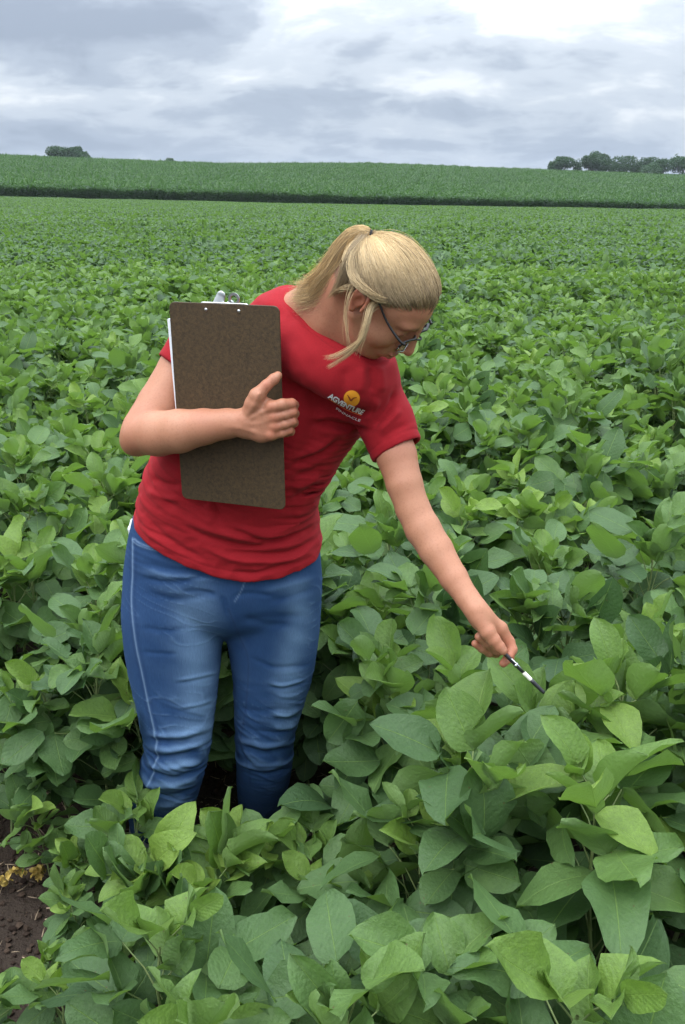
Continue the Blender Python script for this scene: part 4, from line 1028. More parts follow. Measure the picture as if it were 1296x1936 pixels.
# a finer patch of the same ground by the person, cut into the sheet
soil, t_, b_ = material('soil', (.06, .04, .028), .95, spec=.15)
tcx = t_.nodes.new('ShaderNodeTexCoord')
s1 = noise_t(t_, tcx.outputs['Object'], 9, 6, .65); s2 = noise_t(t_, tcx.outputs['Object'], 60, 5, .7)
c0 = mixc(t_, s1, (.024, .017, .013), (.062, .045, .034)); c0 = mixc(t_, mathn(t_, 'MULTIPLY', s2, .6), c0, (.042, .030, .023))
t_.links.new(c0, b_.inputs['Base Color'])
bump(t_, mathn(t_, 'ADD', mathn(t_, 'MULTIPLY', s1, 1.2), mathn(t_, 'MULTIPLY', s2, .5)), .9, .03, b_)
me = np_mesh('soil_ground', V, F)
gr = link_mesh('soil_ground', me, soil); tag(gr, 'brown soil under the crops rising to a low hill', 'ground', kind='structure')

# ================================================================== leaves
SR = np.array([0, .07, .18, .32, .48, .64, .79, .92, 1.0])
def leaflets(base, d, n, L, hw_, fold, curl, wave, seed, hue, lod=0):
    """many ovate leaflets at once; returns V, F, uv (per loop vertex), hue (per vertex)"""
    base, d, n = np.asarray(base), np.asarray(d), np.asarray(n)
    m = len(base)
    if lod == 0: S = SR; Tt = np.array([-1, -.55, 0, .55, 1.])
    elif lod == 1: S = np.array([0, .3, .68, 1.]); Tt = np.array([-1, 0, 1.])
    else: S = np.array([0, .45, 1.]); Tt = np.array([-1, 1.])
    s, t = np.meshgrid(S, Tt, indexing='ij'); s = s.ravel(); t = t.ravel()
    w = (s ** .48) * ((1 - s) ** .62); w = w / .487 if lod < 2 else np.where((s > .3) & (s < .6), 1.0, .12)
    w = np.clip(w, .012, None)
    x = L[:, None] * s[None]
    y = hw_[:, None] * (w * t)[None]
    ay = np.abs(y)
    z = fold[:, None] * ay - curl[:, None] * L[:, None] * s[None] ** 2
    ph = seed[:, None] * 6.28
    if lod == 0:
        z = z + wave[:, None] * L[:, None] * (.055 * np.sin(7.5 * s[None] + ph + 1.3 * t[None]) * np.abs(t)[None] ** 1.5 + .02 * np.sin(15 * s[None] + 2.3 * ph) * np.abs(t)[None] ** 2)
        y = y * (1 + .05 * np.sin(9 * s[None] + 3 * ph))
        # asymmetric blade
        y = y + hw_[:, None] * .10 * np.sin(seed[:, None] * 40) * (s * (1 - s) * 4)[None] * (np.abs(t) > .2)[None]
    x = x - .35 * curl[:, None] ** 2 * L[:, None] * s[None] ** 3
    b = np.cross(n, d)
    V = base[:, None] + x[..., None] * d[:, None] + y[..., None] * b[:, None] + z[..., None] * n[:, None]
    ns, ntt = len(S), len(Tt)
    f = np.array([[i * ntt + j, (i + 1) * ntt + j, (i + 1) * ntt + j + 1, i * ntt + j + 1] for i in range(ns - 1) for j in range(ntt - 1)])
    F = (f[None] + (np.arange(m) * ns * ntt)[:, None, None]).reshape(-1, 4)
    uv = np.stack([t * .5 + .5, s], -1); UV = np.tile(uv, (m, 1))
    H = np.repeat(hue, ns * ntt)
    return V.reshape(-1, 3), F, UV, H
def nrmz(a): return a / (np.linalg.norm(a, axis=-1, keepdims=True) + 1e-12)
def foliage_mesh(name, cols, F, mats):
    V, UV, H = cols
    me = np_mesh(name, V, F, smooth=True, attrs={'hue': ('FLOAT', 'POINT', H)})
    ul = me.uv_layers.new(name='UVMap'); ul.data.foreach_set('uv', UV[F.ravel()].astype(np.float32).ravel())
    for m in mats: me.materials.append(m)
    return me
def leaf_material(name, young, mature, under, rough=.52, trans=.30, veins=True, sat=1.0):
    m = bpy.data.materials.new(name); m.use_nodes = True; t_ = m.node_tree; t_.nodes.clear()
    uvn = N(t_, 'ShaderNodeUVMap', uv_map='UVMap'); sp = t_.nodes.new('ShaderNodeSeparateXYZ'); t_.links.new(uvn.outputs[0], sp.inputs[0])
    hu = N(t_, 'ShaderNodeAttribute', attribute_name='hue'); oi = t_.nodes.new('ShaderNodeObjectInfo'); g = t_.nodes.new('ShaderNodeNewGeometry')
    tcx = t_.nodes.new('ShaderNodeTexCoord')
    h = mathn(t_, 'ADD', hu.outputs['Fac'], mathn(t_, 'MULTIPLY', mathn(t_, 'SUBTRACT', oi.outputs['Random'], .5), .22), clamp=True)
    c = ramp(t_, h, [(0.0, mature[0]), (.45, mature[1]), (.8, young[0]), (1.0, young[1])])
    pn = noise_t(t_, tcx.outputs['Object'], 75, 4, .65); pf = noise_t(t_, tcx.outputs['Object'], 420, 3, .7)
    if veins: c = mixc(t_, mathn(t_, 'MULTIPLY', mathn(t_, 'SUBTRACT', pf, .38, clamp=True), 1.1, clamp=True), c, tuple(q * .55 for q in mature[1]))
    c = mixc(t_, mathn(t_, 'MULTIPLY', pn, .60), c, tuple(q * .60 for q in mature[0]))
    out_b = t_.nodes.new('ShaderNodeBsdfPrincipled'); out_b.inputs['Roughness'].default_value = rough; out_b.inputs['Specular IOR Level'].default_value = .30 if veins else .15
    if veins:
        a = mathn(t_, 'ABSOLUTE', mathn(t_, 'SUBTRACT', sp.outputs[0], .5))
        # midrib
        mid_ = mathn(t_, 'SUBTRACT', 1.0, mathn(t_, 'DIVIDE', a, .016), clamp=True)
        # side veins curve forward from the midrib
        vv = mathn(t_, 'SUBTRACT', mathn(t_, 'MULTIPLY', sp.outputs[1], 8.5), mathn(t_, 'MULTIPLY', a, 5.2))
        vv = mathn(t_, 'ADD', vv, mathn(t_, 'MULTIPLY', mathn(t_, 'GREATER_THAN', sp.outputs[0], .5), .45))
        tri = mathn(t_, 'PINGPONG', vv, .5)
        sv = mathn(t_, 'SUBTRACT', 1.0, mathn(t_, 'DIVIDE', tri, .085), clamp=True)
        sv = mathn(t_, 'MULTIPLY', sv, mathn(t_, 'SUBTRACT', 1.0, mathn(t_, 'MULTIPLY', a, 2.1), clamp=True))
        vein = mathn(t_, 'MAXIMUM', mid_, mathn(t_, 'MULTIPLY', sv, .14), clamp=True)
        c = mixc(t_, mathn(t_, 'MULTIPLY', vein, .28), c, tuple(min(1, q * 1.35 + .03) for q in young[1]))
        vr = t_.nodes.new('ShaderNodeTexVoronoi'); vr.inputs['Scale'].default_value = 48; t_.links.new(tcx.outputs['Object'], vr.inputs['Vector'])
        spot = mathn(t_, 'MULTIPLY', mathn(t_, 'LESS_THAN', vr.outputs['Distance'], .085), mathn(t_, 'GREATER_THAN', noise_t(t_, tcx.outputs['Object'], 11, 2), .55))
        c = mixc(t_, mathn(t_, 'MULTIPLY', spot, .8), c, (.10, .075, .03))
        pucker = noise_t(t_, tcx.outputs['Object'], 160, 3, .6)
        hgt = mathn(t_, 'ADD', mathn(t_, 'MULTIPLY', tri, .40), mathn(t_, 'MULTIPLY', pucker, 1.3))
        hgt = mathn(t_, 'SUBTRACT', hgt, mathn(t_, 'MULTIPLY', mid_, .6))
        bp = bump(t_, hgt, .55, .0032, out_b)
    c = mixc(t_, mathn(t_, 'MULTIPLY', g.outputs['Backfacing'], .75), c, under)
    t_.links.new(c, out_b.inputs['Base Color'])
    tr = t_.nodes.new('ShaderNodeBsdfTranslucent'); t_.links.new(mixc(t_, 1.0, c, (1.15, 1.35, .45), 'MULTIPLY'), tr.inputs[0])
    mx = t_.nodes.new('ShaderNodeMixShader'); mx.inputs[0].default_value = trans
    t_.links.new(out_b.outputs[0], mx.inputs[1]); t_.links.new(tr.outputs[0], mx.inputs[2])
    o = t_.nodes.new('ShaderNodeOutputMaterial'); t_.links.new(mx.outputs[0], o.inputs[0])
    return m
soy_leaf = leaf_material('soybean_leaf', [(.175, .288, .052), (.240, .362, .056)], [(.052, .106, .040), (.110, .198, .062)], (.18, .275, .105))
stem_m, t_, b_ = material('soybean_stem', (.16, .24, .07), .7)
tcx = t_.nodes.new('ShaderNodeTexCoord'); t_.links.new(mixc(t_, noise_t(t_, tcx.outputs['Object'], 40, 3), (.10, .17, .05), (.24, .27, .10)), b_.inputs['Base Color'])

def soy_plant(seed, height=.66, lean=0.0, leaf=1.0, nodes=14, hue0=.35):
    """one soybean plant: leaf arrays and stem tubes (origin at the foot)"""
    r = np.random.default_rng(seed)
    B_, D_, N_, L_, W_, FO, CU, WA, SE, HU = ([] for _ in range(10)); tubes = []
    lz = r.uniform(0, 2 * math.pi); lx, ly = lean * math.cos(lz), lean * math.sin(lz)
    def stem_at(z): return np.array([lx * (z / height) ** 2, ly * (z / height) ** 2, z])
    st = [stem_at(z) + np.array([r.normal(0, .004), r.normal(0, .004), 0]) for z in np.linspace(0, height * .86, 8)]
    tubes.append(tube(st, np.linspace(.0048, .0022, 8), 6, cap=False))
    az = r.uniform(0, 2 * math.pi)
    n_tri = nodes
    for i in range(n_tri):
        q = (i + .5) / n_tri
        z0 = height * (.14 + .72 * q); az += math.radians(137 + r.normal(0, 22))
        top = q > .80
        pl = (r.uniform(.12, .21) * (1 - .30 * q) if not top else r.uniform(.03, .09)) * (height / .66)
        el = math.radians(r.uniform(22, 52) + 22 * q)
        dirh = np.array([math.cos(az), math.sin(az), 0]); p0 = stem_at(z0)
        p1 = p0 + dirh * pl * math.cos(el) + np.array([0, 0, pl * math.sin(el)])
        mid = (p0 + p1) / 2 + np.array([0, 0, pl * .06]) - dirh * pl * .04
        tubes.append(tube([p0, mid, p1], [.0017, .0014, .0012], 5, cap=False))
        size = leaf * (r.uniform(.098, .138) * (1.05 - .25 * abs(q - .6)) if not top else r.uniform(.065, .115))
        hue = np.clip(hue0 + .30 * (q - .5) + r.normal(0, .13) + (.28 if top else 0), 0, 1)
        bl_el = math.radians(r.normal(4 + 22 * q, 26)) if not top else math.radians(r.uniform(20, 75))
        roll = r.normal(0, .42)
        for j, off in enumerate((0, 1, -1)):
            a2 = az + off * math.radians(r.uniform(62, 88)); e2 = bl_el + math.radians(r.normal(0, 14)) - (.15 if off else 0)
            b = p1 + (dirh * math.cos(el) + np.array([0, 0, math.sin(el)])) * (.028 * size / .1 if j == 0 else .0)
            d = np.array([math.cos(a2) * math.cos(e2), math.sin(a2) * math.cos(e2), math.sin(e2)])
            up = np.array([0, 0, 1.0]) + .25 * r.normal(0, 1, 3); n = up - d * (up @ d)
            if np.linalg.norm(n) < .2: n = np.array([-dirh[0], -dirh[1], .3]) - d * ((-dirh[0]) * d[0] + (-dirh[1]) * d[1] + .3 * d[2])
            n = unit(n); bb = np.cross(n, d); rl = roll + r.normal(0, .25); n = unit(n * math.cos(rl) + bb * math.sin(rl))
            ls = size * r.uniform(.88, 1.1) * (1.06 if j == 0 else .95)
            B_.append(b); D_.append(d); N_.append(n); L_.append(ls); W_.append(ls * r.uniform(.29, .365)); FO.append(r.uniform(.02, .42) if not top else r.uniform(.3, .9))
            CU.append(r.normal(.10, .14)); WA.append(r.uniform(.5, 1.5)); SE.append(r.random()); HU.append(np.clip(hue + r.normal(0, .05), 0, 1))
    return [np.array(q) for q in (B_, D_, N_, L_, W_, FO, CU, WA, SE, HU)], tubes
RAW = {}
LEGS = [((-.345, 1.90, 0), (-.345, 1.90, .42), .10), ((-.345, 1.87, .42), (-.33, 1.93, .95), .125), ((-.155, 2.02, 0), (-.155, 1.96, .42), .095), ((-.155, 1.95, .42), (-.13, 1.95, .95), .125)]
def plant_meshes(seed, lod=0, **kw):
    arr, tubes = soy_plant(seed, **kw)
    V, F, UV, H = leaflets(*arr, lod=lod)
    fm = foliage_mesh('foliage', (V, UV, H), F, [soy_leaf]); RAW[fm.name] = (V, UV, H)
    sv, sf = merge(tubes); sm = np_mesh('stem', sv, sf); sm.materials.append(stem_m)
    return fm, sm
random.seed(3)
VAR = [plant_meshes(100 + i, height=[.62, .66, .70, .58, .64, .68, .60, .72, .66, .63][i % 10], lean=[.02, .06, .04, .10, .03, .07, .12, .02, .05, .08][i % 10],
                    leaf=[1.0, 1.05, .95, 1.0, 1.1, .92, 1.0, 1.04, .97, 1.06][i % 10], nodes=[20, 21, 22, 19, 20, 22, 19, 21, 20, 21][i % 10], hue0=[.34, .40, .30, .36, .44, .28, .38, .33, .42, .36][i % 10]) for i in range(10)] + [plant_meshes(130 + i, height=.44, lean=.06, leaf=1.02, nodes=14, hue0=.42) for i in range(3)]

# ---------------------------------------------------------- where plants stand
R2 = np.random.default_rng(11)
def plant_ok(x, y):
    """room for the person, and bare soil in the near left corner"""
    for fx, fy, rr_ in ((-.34, 2.0, .15), (-.16, 2.07, .14), (-.34, 1.88, .13), (-.16, 1.93, .12), (-.35, 1.77, .08)):
        if (x - fx) ** 2 + (y - fy) ** 2 < rr_ ** 2: return False
    if x < -.46 and y < 2.02: return False
    if x < -.40 and y < 1.45: return False
    if x < -.62 and y < 1.99: return False
    if x < -.36 and y < 1.36: return False
    if x < -.15 and y < .98: return False
    return True
def in_frame(x, y, z, mg=40):
    u, v = proj(np.array([x, y, z])); return -mg < u < 1296 + mg and -200 < v < 1936 + mg
spots = []
for k in range(0, 420):
    rho = ROW0 + ROW * k
    if rho > 14: break
    half = 1.1 * rho + 4
    s_ = -half
    while s_ < half:
        jx = R2.normal(0, .018)
        p = RDIR * (s_ + R2.normal(0, .01)) + RNRM * (rho + jx)
        s_ += R2.uniform(.14, .21) if rho < 8 else R2.uniform(.16, .26)
        if plant_ok(p[0], p[1]) and abs(p[0]) < .95 * p[1] + 3.2: spots.append((p[0], p[1], k))
SMALL = [(-.60, 1.47), (-.50, 1.30), (-.56, 1.62), (-.66, 1.32), (-.62, 1.80), (-.74, 1.90)]
extra = [(a_, b_, 1) for a_, b_ in SMALL] + [(-.50, 1.78, 2), (.13, 1.93, 2), (.04, 2.16, 2), (-.25, 2.24, 2), (-.10, 2.27, 2), (-.44, 2.2, 2), (-.50, 2.04, 2), (-.57, 2.15, 2), (-.72, 2.20, 2), (-.62, 2.06, 2), (-.43, 1.62, 1), (-.33, 1.56, 1), (-.20, 1.64, 1), (-.06, 1.68, 1), ]; spots += extra
cand = []
for (x, y, k) in spots:
    vis = any(in_frame(x + dx, y, z, 0) for dx in (-.12, 0, .12) for z in (.15, .40, .62))
    cand.append((y if vis and y > .45 else 1e3, x, y, k))
cand.sort(); near = [c for c in cand if c[0] < 1e3][:286]; YN = near[-1][0]; rest = [c for c in cand if c not in set(near)]
ORD = 'first second third fourth fifth sixth seventh eighth ninth tenth eleventh twelfth thirteenth fourteenth fifteenth sixteenth seventeenth eighteenth nineteenth twentieth'.split()
def ordn(i):
    if i < 20: return ORD[i]
    if i < 29: return 'twenty-' + ORD[i - 20]
    if i == 29: return 'thirtieth'
    return 'thirty-' + ORD[i - 30] if i < 39 else 'fortieth'
byrow = {}
for c in near: byrow.setdefault(c[3], []).append(c)
rows_sorted = sorted(byrow)
R3 = np.random.default_rng(23)
def place_plant(x, y, var, rz, sc_, tilt, label):
    fm, sm = VAR[var]
    root = empty('soybean_plant', (x, y, float(ground_z(x, y)) - .01))
    root.rotation_euler = (tilt[0], tilt[1], rz); root.scale = (sc_, sc_, sc_)
    tag(root, label, 'soybean plant', 'soybean plants standing in rows')
    if math.hypot(x + .25, y - 1.93) < .62:
        V, UV, H = RAW[fm.name]; root_m = Matrix.Translation(root.location) @ root.rotation_euler.to_matrix().to_4x4() @ Matrix.Scale(sc_, 4)
        M = np.array(root_m); W_ = V @ M[:3, :3].T + M[:3, 3]; bad = np.zeros(len(V) // 45, bool)
        for a, b, r_ in LEGS:
            a, b = np.array(a), np.array(b); t = np.clip((W_ - a) @ (b - a) / ((b - a) @ (b - a)), 0, 1); bad |= (np.linalg.norm(W_ - a - t[:, None] * (b - a), axis=1) < r_).reshape(-1, 45).any(1)
        if bad.mean() > .28: fm = None
        elif bad.any():
            keep = np.repeat(~bad, 45); nL_ = int((~bad).sum()); tri = np.array([[i * 5 + j, (i + 1) * 5 + j, (i + 1) * 5 + j + 1, i * 5 + j + 1] for i in range(8) for j in range(4)])
            fm = foliage_mesh('foliage', (V[keep], UV[keep], H[keep]), (tri[None] + (np.arange(nL_) * 45)[:, None, None]).reshape(-1, 4), [soy_leaf])
    if fm is None: bpy.data.objects.remove(root); return None
    for nm, me_ in (('foliage', fm), ('stem', sm)):
        o = bpy.data.objects.new(nm, me_); COL.objects.link(o); o.parent = root
    return root
LOOK = ['leafy green', 'broad-leaved green', 'bushy green', 'upright green', 'spreading green']
for ri, k in enumerate(rows_sorted):
    L_ = sorted(byrow[k], key=lambda c: c[1])
    for j, c in enumerate(L_):
        x, y = c[1], c[2]; var = int(R3.integers(10))
        sc_ = R3.uniform(.90, 1.10)
        if (x, y) in SMALL: sc_ = R3.uniform(.55, .72); var = 10 + j % 3
        if -.62 < x < .02 and 1.34 < y < 1.95: sc_ *= .84; var = 10 + var % 3
        elif x < .10 and y < 1.34: sc_ *= .93
        if x > .15 and y < 2.2: sc_ *= 1.06
        if x < -.5 and y < 2.4: sc_ *= .84
        tl = (R3.normal(0, .06), R3.normal(0, .06))
        if j == 0 and len(L_) > 1: where = 'leftmost'
        elif j == len(L_) - 1: where = 'rightmost'
        else: where = ordn(j) + ' from the left'
        place_plant(x, y, var, R3.uniform(0, 6.28), sc_, tl, f'soybean plant, {where} in the {ordn(ri) + " crop row" if ri else "nearest crop row"} from the front' if ri else f'soybean plant, {where} in the nearest row at the bottom edge')
# ================================================================== the rest of the crop as one mass, instanced
def gn_scatter(name, pts, rots, scales, idx, variants, label, cat):
    """variants: list of mesh objects kept outside the scene; one object whose geometry nodes instance them"""
    me = bpy.data.meshes.new(name); me.vertices.add(len(pts)); me.vertices.foreach_set('co', np.asarray(pts, np.float32).ravel())
    for an, typ, arr in (('rot', 'FLOAT_VECTOR', rots), ('scl', 'FLOAT_VECTOR', scales)):
        a = me.attributes.new(an, typ, 'POINT'); a.data.foreach_set('vector', np.asarray(arr, np.float32).ravel())
    a = me.attributes.new('idx', 'INT', 'POINT'); a.data.foreach_set('value', np.asarray(idx, np.int32))
    o = bpy.data.objects.new(name, me); COL.objects.link(o)
    g = bpy.data.node_groups.new(name, 'GeometryNodeTree')
    g.interface.new_socket('Geometry', in_out='INPUT', socket_type='NodeSocketGeometry'); g.interface.new_socket('Geometry', in_out='OUTPUT', socket_type='NodeSocketGeometry')
    gi = g.nodes.new('NodeGroupInput'); go = g.nodes.new('NodeGroupOutput')
    j = g.nodes.new('GeometryNodeJoinGeometry')
    for v in variants[::-1]:
        oi = g.nodes.new('GeometryNodeObjectInfo'); oi.inputs['Object'].default_value = v; oi.inputs['As Instance'].default_value = True
        g.links.new(oi.outputs['Geometry'], j.inputs[0])
    ip = g.nodes.new('GeometryNodeInstanceOnPoints'); ip.inputs['Pick Instance'].default_value = True
    def att(nm, typ):
        a = g.nodes.new('GeometryNodeInputNamedAttribute'); a.data_type = typ; a.inputs['Name'].default_value = nm; return a.outputs['Attribute']
    g.links.new(gi.outputs[0], ip.inputs['Points']); g.links.new(j.outputs[0], ip.inputs['Instance'])
    g.links.new(att('idx', 'INT'), ip.inputs['Instance Index']); 
    e2r = g.nodes.new('FunctionNodeEulerToRotation'); g.links.new(att('rot', 'FLOAT_VECTOR'), e2r.inputs[0]); g.links.new(e2r.outputs[0], ip.inputs['Rotation'])
    g.links.new(att('scl', 'FLOAT_VECTOR'), ip.inputs['Scale'])
    g.links.new(ip.outputs[0], go.inputs[0])
    md = o.modifiers.new('scatter', 'NODES'); md.node_group = g
    tag(o, label, cat, kind='stuff'); return o
def varobj(me): return bpy.data.objects.new(me.name, me)
# medium plants (whole plant, lighter leaves): 6 variants
mid_v = []
for i in range(6):
    arr, tubes = soy_plant(300 + i, height=.64, lean=.05, leaf=.90, nodes=22, hue0=.33)
    V, F, UV, H = leaflets(*arr, lod=1); mid_v.append(varobj(foliage_mesh('soybean_mid', (V, UV, H), F, [soy_leaf])))
# near out-of-frame plants use the detailed meshes
near_v = []
for fm, sm in VAR[:5]: near_v.append(varobj(fm))
def strip(seed, length, depth, n, top, size, low=.30, lod=2, hum=.30):
    """a stretch of closed canopy: leaflets on a hummocky row profile"""
    r = np.random.default_rng(seed); x = r.uniform(-length / 2, length / 2, n); y = r.uniform(-depth / 2, depth / 2, n)
    prof = top * (1 - hum * np.abs(((y / ROW) % 1.0) - .5) * 2 * r.uniform(.6, 1.2, n))
    z = prof * (1 - low * r.random(n) ** 2.2)
    az = r.uniform(0, 6.28, n); el = r.normal(.15, .42, n)
    d = np.stack([np.cos(az) * np.cos(el), np.sin(az) * np.cos(el), np.sin(el)], 1)
    up = np.array([0, 0, 1.]) + .35 * r.normal(0, 1, (n, 3)); nn_ = nrmz(up - d * (up * d).sum(1, keepdims=True))
    L = size * r.uniform(.8, 1.25, n)
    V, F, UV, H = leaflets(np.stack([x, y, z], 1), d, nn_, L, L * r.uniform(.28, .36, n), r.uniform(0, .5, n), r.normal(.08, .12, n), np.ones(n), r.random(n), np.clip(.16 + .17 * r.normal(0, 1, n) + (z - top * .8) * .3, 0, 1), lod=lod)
    return foliage_mesh('soybean_canopy', (V, UV, H), F, [soy_leaf])
far1 = [varobj(strip(400 + i, 1.3, ROW, 360, .66, .112, lod=1)) for i in range(4)]
far2 = [varobj(strip(420 + i, 3.0, ROW * 4, 1500, .64, .145, .20)) for i in range(4)]
far3 = [varobj(strip(440 + i, 6.0, ROW * 10, 3200, .62, .18, .13, hum=.20)) for i in range(4)]
groups = near_v + mid_v + far1 + far2 + far3
o1, o2, o3, o4 = len(near_v), len(near_v) + 6, len(near_v) + 10, len(near_v) + 14
pts, rots, scls, idx = [], [], [], []
R4 = np.random.default_rng(5)
for c in rest:
    x, y = c[1], c[2]
    if y < YN - .05: 
        if y < -.2: continue
        pts.append((x, y, float(ground_z(x, y)) - .01)); idx.append(int(R4.integers(o1)))
    else:
        pts.append((x, y, float(ground_z(x, y)) - .01)); idx.append(o1 + int(R4.integers(6)))
    rots.append((R4.normal(0, .06), R4.normal(0, .06), R4.uniform(0, 6.28))); s_ = R4.uniform(.88, 1.12) * (1 + .22 * mnoise.noise(Vector((x * .25, y * .6, 1.0)))); scls.append((s_, s_, s_))
def rows_of(r0, r1, step_r, step_s, i0, n_, zs=1.0):
    rho = r0
    while rho < r1:
        half = 1.15 * rho + 12
        ss_ = np.arange(-half, half, step_s) + R4.uniform(0, step_s)
        for s_ in ss_:
            p = RDIR * s_ + RNRM * rho
            if p[1] > edge_y(p[0]) - 1.0 or abs(p[0]) > .95 * p[1] + 8: continue
            g0 = float(ground_z(p[0], p[1])); gx_ = float(ground_z(p[0] + .5 * RDIR[0], p[1] + .5 * RDIR[1])); gy_ = float(ground_z(p[0] + .5 * RNRM[0], p[1] + .5 * RNRM[1]))
            flip = math.pi if R4.random() < .5 else 0
            rots.append((math.atan((gy_ - g0) / .5) * (1 if not flip else -1), -math.atan((gx_ - g0) / .5) * (1 if not flip else -1), -RA + flip))
            pts.append((p[0], p[1], g0)); idx.append(i0 + int(R4.integers(n_))); k_ = R4.uniform(.93, 1.07) + .16 * mnoise.noise(Vector((p[0] * .12, p[1] * .45, 1.0))); scls.append((1, 1, k_))
        rho += step_r
rows_of(14.02, 34, ROW, 1.25, o2, 4)
rows_of(34, 80, ROW * 4, 2.9, o3, 4)
rows_of(80, 262, ROW * 10, 5.9, o4, 4)
print('soy instances', len(pts), 'near rows to', round(YN, 2), 'individuals', len(near))
gn_scatter('soybean_crop', pts, rots, scls, idx, groups, 'dense green soybean crop filling the field behind the near rows', 'soybean crop')

# ================================================================== corn beyond the soybeans
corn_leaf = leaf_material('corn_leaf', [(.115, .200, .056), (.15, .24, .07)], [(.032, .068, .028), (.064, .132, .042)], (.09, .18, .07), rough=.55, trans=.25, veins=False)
def corn_patch(seed, length, depth, n_pl, full, size=1.0):
    r = np.random.default_rng(seed); B_, D_, N_, L_, W_, FO, CU, SE, HU = ([] for _ in range(9))
    for i in range(n_pl):
        x, y = r.uniform(-length / 2, length / 2), (int(r.integers(max(1, round(depth / .76)))) + .5) * .76 - depth / 2 + r.normal(0, .03)
        h = r.uniform(2.35, 2.85); n_l = 10 if full else 5
        for j in range(n_l):
            z = h * ((.18 + .78 * j / (n_l - 1)) if full else (.72 + .26 * j / (n_l - 1))); a = r.uniform(0, 6.28); e = r.uniform(.5, 1.25)
            B_.append((x, y, z - .25)); D_.append((math.cos(a) * math.cos(e), math.sin(a) * math.cos(e), math.sin(e))); L_.append(r.uniform(.55, .85) * size); W_.append(.055 * size * r.uniform(.8, 1.3)); CU.append(r.uniform(.3, .9)); FO.append(.3); SE.append(r.random()); HU.append(np.clip((.55 if (j == n_l - 1 and not full) else .25 if not full else .10) + r.normal(0, .08), 0, 1))  # full-height edge plants get darker leaf colour, painting in the corn front's shade
    B_, D_ = np.array(B_), np.array(D_); n = len(B_); up = np.array([0, 0, 1.]) + .3 * r.normal(0, 1, (n, 3)); NN = nrmz(up - D_ * (up * D_).sum(1, keepdims=True))
    V, F, UV, H = leaflets(B_, D_, NN, np.array(L_), np.array(W_), np.array(FO), np.array(CU), np.ones(n), np.array(SE), np.array(HU), lod=1)
    return foliage_mesh('corn_canopy', (V, UV, H), F, [corn_leaf])
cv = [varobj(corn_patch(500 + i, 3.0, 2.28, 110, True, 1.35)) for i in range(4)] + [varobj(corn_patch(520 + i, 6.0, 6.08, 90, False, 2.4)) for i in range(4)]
pts, rots, scls, idx = [], [], [], []
for x in np.arange(-215, 215, 2.7):
    for k in range(3):
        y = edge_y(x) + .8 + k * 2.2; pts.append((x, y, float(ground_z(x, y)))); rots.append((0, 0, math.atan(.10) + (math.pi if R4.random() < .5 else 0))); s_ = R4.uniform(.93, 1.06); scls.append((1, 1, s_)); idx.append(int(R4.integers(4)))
y0 = 7.5
while y0 < 300:
    yy = 197 + y0; half = .92 * yy + 10
    for x in np.arange(-half, half, 5.6):
        y = y0 + edge_y(x); x_ = x + R4.uniform(-.5, .5)
        if y > CREST + 30: continue
        g0 = float(ground_z(x_, y)); sl = (float(ground_z(x_, y + 2)) - g0) / 2; sx = (float(ground_z(x_ + 2, y)) - g0) / 2; fl = R4.random() < .5
        pts.append((x_, y, g0)); rots.append((math.atan(sl) * (-1 if fl else 1), -math.atan(sx) * (-1 if fl else 1), math.pi if fl else 0)); scls.append((1, 1, R4.uniform(.95, 1.05))); idx.append(4 + int(R4.integers(4)))
    y0 += 5.4
print('corn instances', len(pts))
gn_scatter('corn_crop', pts, rots, scls, idx, cv, 'tall corn crop covering the low hill behind the soybeans', 'corn crop')

